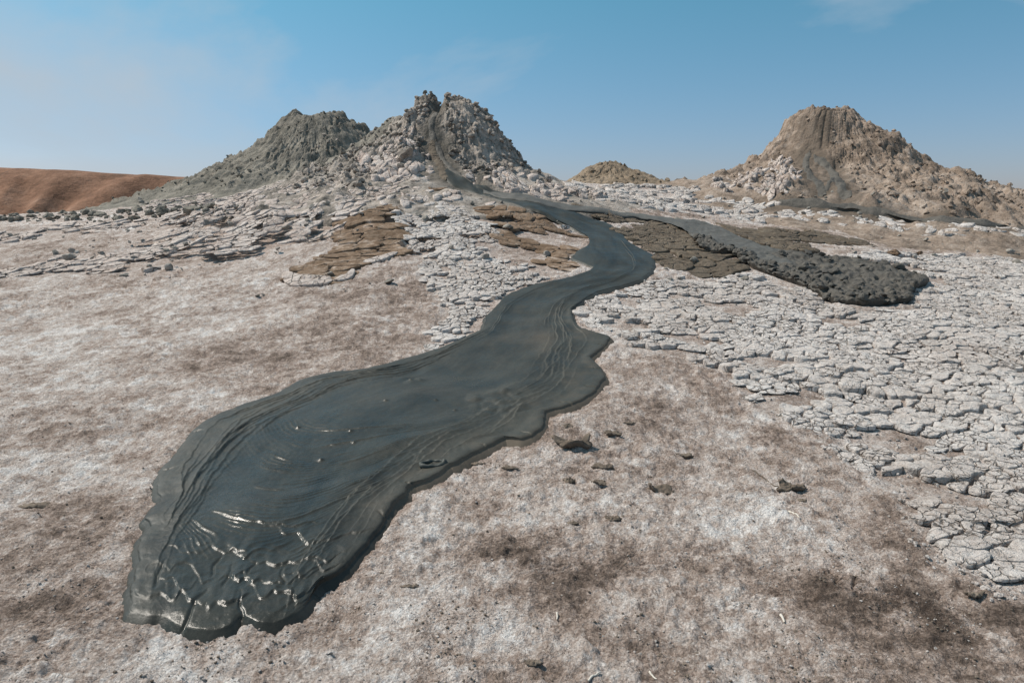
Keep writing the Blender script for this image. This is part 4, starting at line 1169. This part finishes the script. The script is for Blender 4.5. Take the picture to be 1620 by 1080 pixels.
def mud_ring():
    p = hit([(684, 742)])[0]
    n1, n2 = 60, 14
    a = np.linspace(0, 2 * math.pi, n1, endpoint=False); b = np.linspace(0, 2 * math.pi, n2, endpoint=False)
    A, B = np.meshgrid(a, b, indexing='ij')
    R0 = .060 * (1 + .12 * np.sin(2 * A + 1) + .05 * np.sin(5 * A)); r = .013 * (1 + .25 * np.sin(3 * A + 2) + .15 * np.sin(7 * A))
    x = (R0 + r * np.cos(B)) * np.cos(A) * 1.1; y = (R0 + r * np.cos(B)) * np.sin(A) * .8; z = r * np.sin(B) * (1 + 1.1 * np.clip(np.cos(A - .5), 0, 1) ** 6)
    i = np.arange(n1)[:, None]; j = np.arange(n2)[None]
    Q = np.stack([i * n2 + j, ((i + 1) % n1) * n2 + j, ((i + 1) % n1) * n2 + (j + 1) % n2, i * n2 + (j + 1) % n2], -1).reshape(-1, 4)
    V = np.c_[x.ravel(), y.ravel(), z.ravel()] + p + (0, 0, .034) - flow_org
    link('bubble_ring', new_mesh('bubble_ring', V, Q, mat=M_skin, attrs={'wetness': np.full(len(V), .5)}), flow)
mud_ring()

for lp in ([(446,441),(452,433),(478,437),(510,439),(526,444),(519,450),(492,453),(462,453)], [(527,446),(545,440),(556,430),(562,431),(556,441),(540,446)], [(574,417),(596,409),(620,402),(629,402),(612,410),(590,417)]):
    slab('rounded_lip', lp, tongue, tuple(tongue.location), M_apron, .035, .05, nout=60, seed=40, thick=.03)

# ------------------------------------------------------------------ second branch: grey channel and clotted dark toe
def build_branch():
    P, S, T, Wd, d, t = flow_grid(CL, CR, 420, 150)
    x, y = P[..., 0], P[..., 1]
    b = F(x.ravel(), y.ravel()).reshape(x.shape)
    aT = np.abs(T)
    toe = 1 - sstep(1.2, 3.6, S + .4 * (1 - T) + .5 * perlin(x * 1.5, y * 1.5, 9))
    nearside = .8 * sstep(.35, .85, T + .3 * perlin(x * 2, y * 2, 8)) * (1 - sstep(3.8, 5.0, S))
    lump = np.clip(np.maximum(toe, nearside), 0, 1)
    edge = np.clip(1 - aT ** 6, 0, 1) ** .5
    front = np.clip(S / .3, 0, 1) ** .5
    h = (.05 + .03 * lump) * (.35 + .65 * edge) * (.45 + .55 * front)
    k1, k2, ki = worley((x + .08 * perlin(x * 4, y * 4, 1)) / .19, (y + .08 * perlin(x * 4, y * 4, 2)) / .19, 3)
    g1, g2, gi = worley(x / .08, y / .08, 4)
    z = b + h + lump * (.06 * (ki - .4 + np.minimum(k2 - k1, .4)) + .03 * (gi - .4 + np.minimum(g2 - g1, .4)) + .02 * fbm(x * 5, y * 5, 3, 17)) + .014 * fbm(x * 3, y * 3, 4, 7) + .010 * sstep(6.5, 4, S) * fbm(x * 9, y * 9, 3, 27)
    z = np.maximum(z, b + .01)
    V, Q, loop = skirted(P, z, b, inset=-.04)
    Q = orient_up(V, Q)
    org = np.array([*P[0, 75], float(b[0, 75])])
    root = thing('mud_flow', tuple(org), 'second mud stream branching right, grey channel ending in a lumpy dark toe', 'mud flow')
    lv = np.r_[lump.ravel(), np.tile(lump.ravel()[loop], 3)]
    fl = lv[Q].mean(1) > .45
    Vl = V - org
    for nm, sel, mt in (('channel', ~fl, M_channel), ('clotted_toe', fl, M_lumpy)):
        q = Q[sel]; u, inv = np.unique(q, return_inverse=True)
        link(nm, new_mesh(nm, Vl[u], inv.reshape(-1, 4), mat=mt, attrs={'wetness': np.full(len(u), .3)}), root)
    # clods riding on the toe and spilled along its near side
    ii = RNG.integers(0, P.shape[0], 4000); jj = RNG.integers(0, P.shape[1], 4000)
    k = (lump[ii, jj] > .5) & (RNG.random(4000) < .10 + .5 * sstep(.6, .95, T[ii, jj]))
    ii, jj = ii[k][:420], jj[k][:420]
    ms = rock_set('mud_clod', M_lumpy, 6, 2, .7); lo = [rock_mesh('mud_clod', M_lumpy, 700 + i, 1) for i in range(3)]
    scatter(root, org, ms, lo, np.c_[x[ii, jj], y[ii, jj], z[ii, jj]], .025 + .07 * RNG.random(len(ii)) ** 2, 200, 'clod', 'loose_clods', M_lumpy, sink=.6)
    return root
branch = build_branch()

# thin grey mud stream running off behind, below the right cone
def thin_flow():
    L = [(1232,320),(1260,322),(1300,320),(1345,324),(1380,334),(1430,344),(1500,350),(1560,355),(1620,361),(1700,368)]
    R = [(1236,325),(1262,328),(1300,329),(1345,334),(1380,341),(1430,348),(1500,354),(1560,359),(1620,365),(1700,372)]
    P, S, T, Wd, d, t = flow_grid(L, R, 200, 16)
    x, y = P[..., 0], P[..., 1]
    b = F(x.ravel(), y.ravel(), False).reshape(x.shape)
    z = b + .09 * (1 - .6 * np.abs(T) ** 4) + .02 * fbm(x * 2, y * 2, 2, 4)
    V, Q, loop = skirted(P, z, b, inset=-.03)
    Q = orient_up(V, Q)
    org = np.array([*P[100, 8], float(b[100, 8])])
    link('mud_stream', new_mesh('mud_stream', V - org, Q, mat=M_lumpy), None, tuple(org),
         label='thin grey mud stream along the foot of the right cone', cat='mud flow')
thin_flow()

# pale crumbs lying in the cracks and along the edge of the right field
def crack_rubble():
    n = 9000
    w = hit(np.c_[RNG.uniform(900, 1750, n), 440 + 560 * RNG.random(n)])
    x, y = w[:, 0], w[:, 1]
    P = PW['right_field'][:, :2]
    din = poly_dist(x, y, np.r_[P, P[:1]]); ins = inside(x, y, P)
    k = (ins & (RNG.random(n) < .45)) | (~ins & (din < .16) & (RNG.random(n) < np.exp(-din / .06)))
    for o_ in UNDER: k &= ~inside(x, y, o_)
    x, y = x[k], y[k]
    z = base(x, y) + ground_detail(x, y)[0]
    S = .004 + .020 * RNG.random(len(x)) ** 2.5
    lo = [mesh_arrays(rock_mesh('crumb', M_plate, 620 + i, 1, 6)) for i in range(6)]
    VV = []; TT = []; o = 0
    for i in range(len(x)):
        v, t = lo[i % 6]
        m = np.array(Euler((random.uniform(-1, 1), random.uniform(-1, 1), random.uniform(0, 6.28))).to_matrix())
        VV.append((v * (1, .8, .6)) @ m.T * S[i] + (x[i], y[i], z[i] + S[i] * .3)); TT.append(t + o); o += len(v)
    me = new_mesh('crack_rubble', np.concatenate(VV), tris=np.concatenate(TT), mat=M_plate, smooth=False)
    link('crack_rubble', me, None, kind='stuff', label='pale crumbs in the cracks between the salt plates', cat='rubble')
crack_rubble()

# ------------------------------------------------------------------ boulders
def boulder(px, py, wpx, hpx, mat, label, cat='boulder', name='boulder', seed=1, depth=.9, sink=.25):
    p = hit([(px, py)], lambda a, b: F(a, b))[0]
    s = p[1] / FPX
    me = rock_mesh(name, mat, seed, 3, 12, .9)
    o = link(name, me, None, tuple(p), label=label, cat=cat, group='loose stones on the slope' if name == 'stone' else None)
    o.scale = (wpx * s * .62, wpx * s * .62 * depth, hpx * s * .72)
    o.location.z += hpx * s * .72 * (1 - sink) * .55
    o.rotation_euler = (0, 0, seed * .7)
    return o
boulder(640, 252, 34, 30, M_cone_c, 'big rounded dark boulder stuck in the left flank of the centre cone', seed=5, sink=.5)
boulder(869, 288, 15, 17, M_plate, 'pale upright block standing on the ridge right of the centre cone', seed=8)
boulder(854, 290, 16, 10, M_rock, 'grey block leaning beside the pale upright block on the ridge', seed=9)
boulder(1415, 402, 24, 10, M_brown, 'larger of two brown stones lying behind the lumpy dark mud toe', 'stone', 'stone', seed=11)
boulder(1454, 403, 13, 7, M_brown, 'smaller of two brown stones lying behind the lumpy dark mud toe', 'stone', 'stone', seed=12)
boulder(637, 388, 14, 10, M_rock, 'small grey stone at the right edge of the brown mud tongue', 'stone', 'stone', seed=13)
boulder(522, 436, 12, 9, M_rock, 'small grey lump sitting on the end of the brown mud tongue', 'stone', 'stone', seed=14)
boulder(672, 350, 13, 10, M_rock, 'small grey stone on the pale strip right of the brown tongue', 'stone', 'stone', seed=15)
boulder(714, 394, 11, 8, M_rock, 'small dark stone lying on the pale cobbled strip', 'stone', 'stone', seed=16)
boulder(804, 362, 16, 9, M_rock, 'grey stone at the top of the cracked patch by the stream', 'stone', 'stone', seed=17)
boulder(893, 362, 14, 9, M_plate, 'pale stone on the left bank of the narrow upper stream', 'stone', 'stone', seed=18)
boulder(112, 410, 18, 12, M_rock, 'rounded grey stone above the crust bands on the far left', 'stone', 'stone', seed=19)

# loose stones over the upper slope: parts of the ground
def slope_stones():
    n = 5200
    pxs = np.c_[RNG.uniform(-60, 1680, n), RNG.uniform(296, 470, n)]
    w = hit(pxs)
    x, y = w[:, 0], w[:, 1]
    z = F(x, y)
    prob = .02 + .08 * sstep(9.5, 12, y)
    prob = prob + .55 * sstep(.05, .5, fbm(x * .5 + 3, y * .5, 3, 200)) * sstep(8.5, 12, y)
    prob = prob * sstep(6.5, 9.5, y) * np.where(np.abs(x - 7) < 3, .5, 1)
    k = (RNG.random(n) < prob) & (y < 24)
    for outline in (FL[24:] + FR[24:][::-1], CL + CR[::-1]):
        k &= ~inside(x, y, hit(outline))
    for nm in ('brown_tongue', 'brown_front', 'brown_back'): k &= ~inside(x, y, PW[nm]) | (RNG.random(n) < .03)
    P = np.c_[x, y, z][k]
    S = .018 + .075 * RNG.random(len(P)) ** 4
    ms = rock_set('stone', M_rock, 5, 2, .75); lo = [rock_mesh('stone', M_rock, 800 + i, 1) for i in range(4)]
    scatter(ground, (0, 0, 0), ms, lo, P, S, 300, 'stone', 'small_stones', M_rock)
slope_stones()
# dark knobbly rim of clods along the far left skyline
def rim_clods():
    n = 150
    px = RNG.uniform(-40, 330, n); py = 339 - 14 * sstep(150, 330, px) + RNG.uniform(-2, 12, n)
    w = hit(np.c_[px, py]); k = (w[:, 1] < 22)
    w = w[k]; S = .04 + .11 * RNG.random(len(w)) ** 2.5
    ms = rock_set('clod', M_cone_l, 5, 2, .75)
    scatter(ground, (0, 0, 0), ms, ms, w, S, 140, 'clod', 'small_clods', M_cone_l)
rim_clods()

# ------------------------------------------------------------------ clods and chips in the foreground
def Gz(x, y):
    x = np.atleast_1d(np.asarray(x, float)); y = np.atleast_1d(np.asarray(y, float))
    return base(x, y) + ground_detail(x, y)[0]
def chip(px, py, wpx, hpx, label, seed, name='mud_clod', cat='mud clod', mat=M_clod, curl=.5, rot=0.0):
    """a curled, ragged flake of dried mud"""
    p = hit([(px, py)])[0]; p[2] = Gz(p[0], p[1])[0]
    s = p[1] / FPX / CP
    w = wpx * s * .5; dpt = max(hpx * s * 1.1, w * .5); th = max(.008, hpx * s * .30)
    na, nk = 44, 9
    a = np.linspace(0, 2 * math.pi, na, endpoint=False); k = np.linspace(.08, 1, nk)
    K, A = np.meshgrid(k, a, indexing='ij')
    cx_, sy_ = np.cos(A), np.sin(A)
    R = 1 + .38 * perlin(cx_ * 1.3 + seed * 5.1, sy_ * 1.3, seed) + .22 * perlin(cx_ * 3.6 + seed, sy_ * 3.6, seed + 1) + .14 * perlin(cx_ * 9, sy_ * 9 + seed, seed + 2)
    x = K * R * cx_ * w; y = K * R * sy_ * dpt * .55
    up = np.clip(perlin(cx_ * .8 + seed * 2.3, sy_ * .8, seed + 3) + .25, 0, 1)
    zz = curl * w * .9 * up * K ** 2.5 + th * (.6 * perlin(x / w * 2.6 + seed, y / w * 2.6, seed + 4) + .5 * perlin(x / w * 7, y / w * 7 + seed, seed + 5))
    T_ = th * (1.1 - .75 * K ** 3)
    top = np.stack([x, y, np.maximum(zz + T_, .002)], -1).reshape(-1, 3); bot = np.stack([x * .93, y * .93, np.minimum(zz * .85 - .2 * th, zz + T_ - .003) - .002], -1).reshape(-1, 3)
    n = na * nk
    V = np.r_[top, bot, [[0, 0, top[:na, 2].mean()]], [[0, 0, bot[:na, 2].mean()]]]
    Q = grid_quads(nk, na, True); j_ = np.arange(na); j2_ = (j_ + 1) % na
    side = np.stack([n - na + j_, n - na + j2_, 2 * n - na + j2_, 2 * n - na + j_], -1)
    tr = np.r_[np.stack([np.full(na, 2 * n), j_, j2_], -1), np.stack([np.full(na, 2 * n + 1), n + j2_, n + j_], -1)]
    me = new_mesh(name, V, np.r_[Q[:, ::-1], Q + n, side[:, ::-1]], tr, mat=mat)
    o = link(name, me, None, tuple(p), label=label, cat=cat, group='dried clods on the dusty ground')
    o.rotation_euler = (0, 0, rot)
    return o
chip(908, 708, 62, 20, 'long curled dark mud flake lying right beside the wet flow edge', 1, rot=-.1, curl=.6)
chip(897, 674, 22, 11, 'flat round dark clod just right of the wet flow, above the long curled flake', 2, curl=.2)
chip(970, 687, 27, 12, 'knobbly dark clod right of the long curled flake', 3, curl=.5)
chip(996, 669, 20, 7, 'small flat dark clod farthest up the dusty slope', 4, curl=.2)
chip(1079, 720, 34, 10, 'slim dark sliver lying diagonally in mid right dust', 5, rot=-.4)
chip(1046, 778, 44, 15, 'ragged dark clod with upturned edge in the middle of the white dust', 6, rot=-.25, curl=.8)
chip(1252, 772, 46, 18, 'dark spiky clod with thin stalk near the right plates', 7, curl=.7, rot=.1)
chip(1270, 789, 17, 8, 'small round clod just below the dark spiky clod', 8, curl=.2)
chip(901, 761, 17, 15, 'brown upright clod left of its twin below the curled flake', 9, rot=1.0, curl=.3)
chip(947, 769, 24, 12, 'brown clod right of its twin below the curled flake', 10, rot=-.5, curl=.4)
chip(955, 740, 36, 12, 'low crumbled dark clod midway below the curled flake', 11, rot=-.2, curl=.2)
chip(972, 824, 26, 12, 'ring shaped brown clod in the lower white dust', 12, curl=.6)
chip(806, 743, 28, 9, 'flat dark crumb patch close under the wet flow edge', 13, curl=.15)
chip(755, 622+110, 20, 8, 'small dark crumb at the flow edge, left of the flat crumb patch', 14, curl=.2)
chip(905, 828, 20, 9, 'low brown clod left of the ring shaped one', 15, curl=.2)
chip(650, 930, 28, 9, 'dark crumbly clod right of the mud toe', 16, curl=.25)
chip(1540, 947, 34, 13, 'dark crusty clump at the lower right below the plates', 17, curl=.5)
chip(843, 1052, 30, 12, 'dark clod near the bottom edge of the picture', 18, curl=.4)
chip(65, 798, 52, 14, 'dark clump of crumbs at the left edge of the ground', 19, curl=.15)
def twig(px, py, px2, py2, label, r=.004, mat=M_twig):
    a, b = hit([(px, py), (px2, py2)])
    a[2] = Gz(a[0], a[1])[0]; b[2] = Gz(b[0], b[1])[0]
    n = 10; k = 7
    t = np.linspace(0, 1, n)[:, None]
    C = a + (b - a) * t; d = (b - a)[:2]; L = np.linalg.norm(d); nr = np.array([-d[1], d[0]]) / L
    C[:, :2] += nr * (.05 * L * np.sin(t * 4.2 + px)); C[:, 2] = Gz(C[:, 0], C[:, 1]) + r * .9
    ang = np.linspace(0, 2 * math.pi, k, endpoint=False)
    rr = r * (1 - .5 * t) * np.where((t == 0) | (t == 1), .5, 1)
    V = (C[:, None] + np.stack([nr[0] * np.cos(ang) + 0 * ang, nr[1] * np.cos(ang), np.sin(ang)], -1)[None] * rr[:, None])
    V = V.reshape(-1, 3)
    me = new_mesh('twig', V - a, quads=grid_quads(n, k, True), polys=None, mat=mat)
    link('twig', me, None, tuple(a), label=label, cat='twig', group='sticks lying in the dust')
twig(1249, 807, 1264, 823, 'short bleached stick below the dark spiky clod', .006)
twig(1188, 747, 1238, 771, 'thin dark stalk leading to the dark spiky clod', .005, M_clod)
twig(1236, 972, 1240, 985, 'tiny pale stick standing out of trodden dust, lower right', .007)
twig(930, 1079, 950, 1065, 'pale stick at the bottom edge, right of centre', .005)
twig(1028, 1058, 1038, 1072, 'short pale stick at the bottom edge, right of the other one', .005)
twig(880, 968, 882, 980, 'small grey stick below the shoe print', .005)

# ------------------------------------------------------------------ gravel: crumbs strewn over the near ground
def gravel():
    n = 26000
    pxs = np.c_[RNG.uniform(-150, 1770, n), 480 + 660 * RNG.random(n) ** .8]
    w = hit(pxs)
    x, y = w[:, 0], w[:, 1]
    dens = fbm(x * 2.2, y * 2.2, 4, 300, .6)
    k = RNG.random(n) < .12 + 1.2 * sstep(.05, .7, dens)
    fo = hit(FL[:36] + FR[:36][::-1]); k &= ~inside(x, y, fo)
    k &= plate_mask(x, y) < .5
    # darker crumbled earth round the shoe print and lower right
    x, y = x[k], y[k]
    z = Gz(x, y)
    S = .0018 + .0075 * RNG.random(len(x)) ** 4
    lo = [mesh_arrays(rock_mesh('crumb', M_ground, 500 + i, 1, 5)) for i in range(5)]
    for nm, mt, sel in (('gravel', M_plate, RNG.random(len(x)) < .5), ('crumbs', M_clod, None)):
        if sel is None: sel = ~last
        last = sel
        VV = []; TT = []; o = 0
        for i in np.where(sel)[0]:
            v, t = lo[i % 5]
            a = random.uniform(0, 6.28); c, s_ = math.cos(a), math.sin(a)
            m = np.array([[c, -s_, 0], [s_, c, 0], [0, 0, .7]])
            VV.append(v @ m.T * S[i] + (x[i], y[i], z[i] + S[i] * .25)); TT.append(t + o); o += len(v)
        me = new_mesh(nm, np.concatenate(VV), tris=np.concatenate(TT), mat=mt, smooth=False)
        link(nm, me, None, kind='stuff', label={'gravel': 'pale grit strewn over the near ground', 'crumbs': 'dark earth crumbs strewn over the near ground'}[nm], cat='gravel')
gravel()
bpy.context.view_layer.update()
print('tris', sum(sum(len(p.vertices) - 2 for p in o.data.polygons) if len(o.data.polygons) < 50000 else len(o.data.polygons) * 2 for o in bpy.data.objects if o.type == 'MESH'))
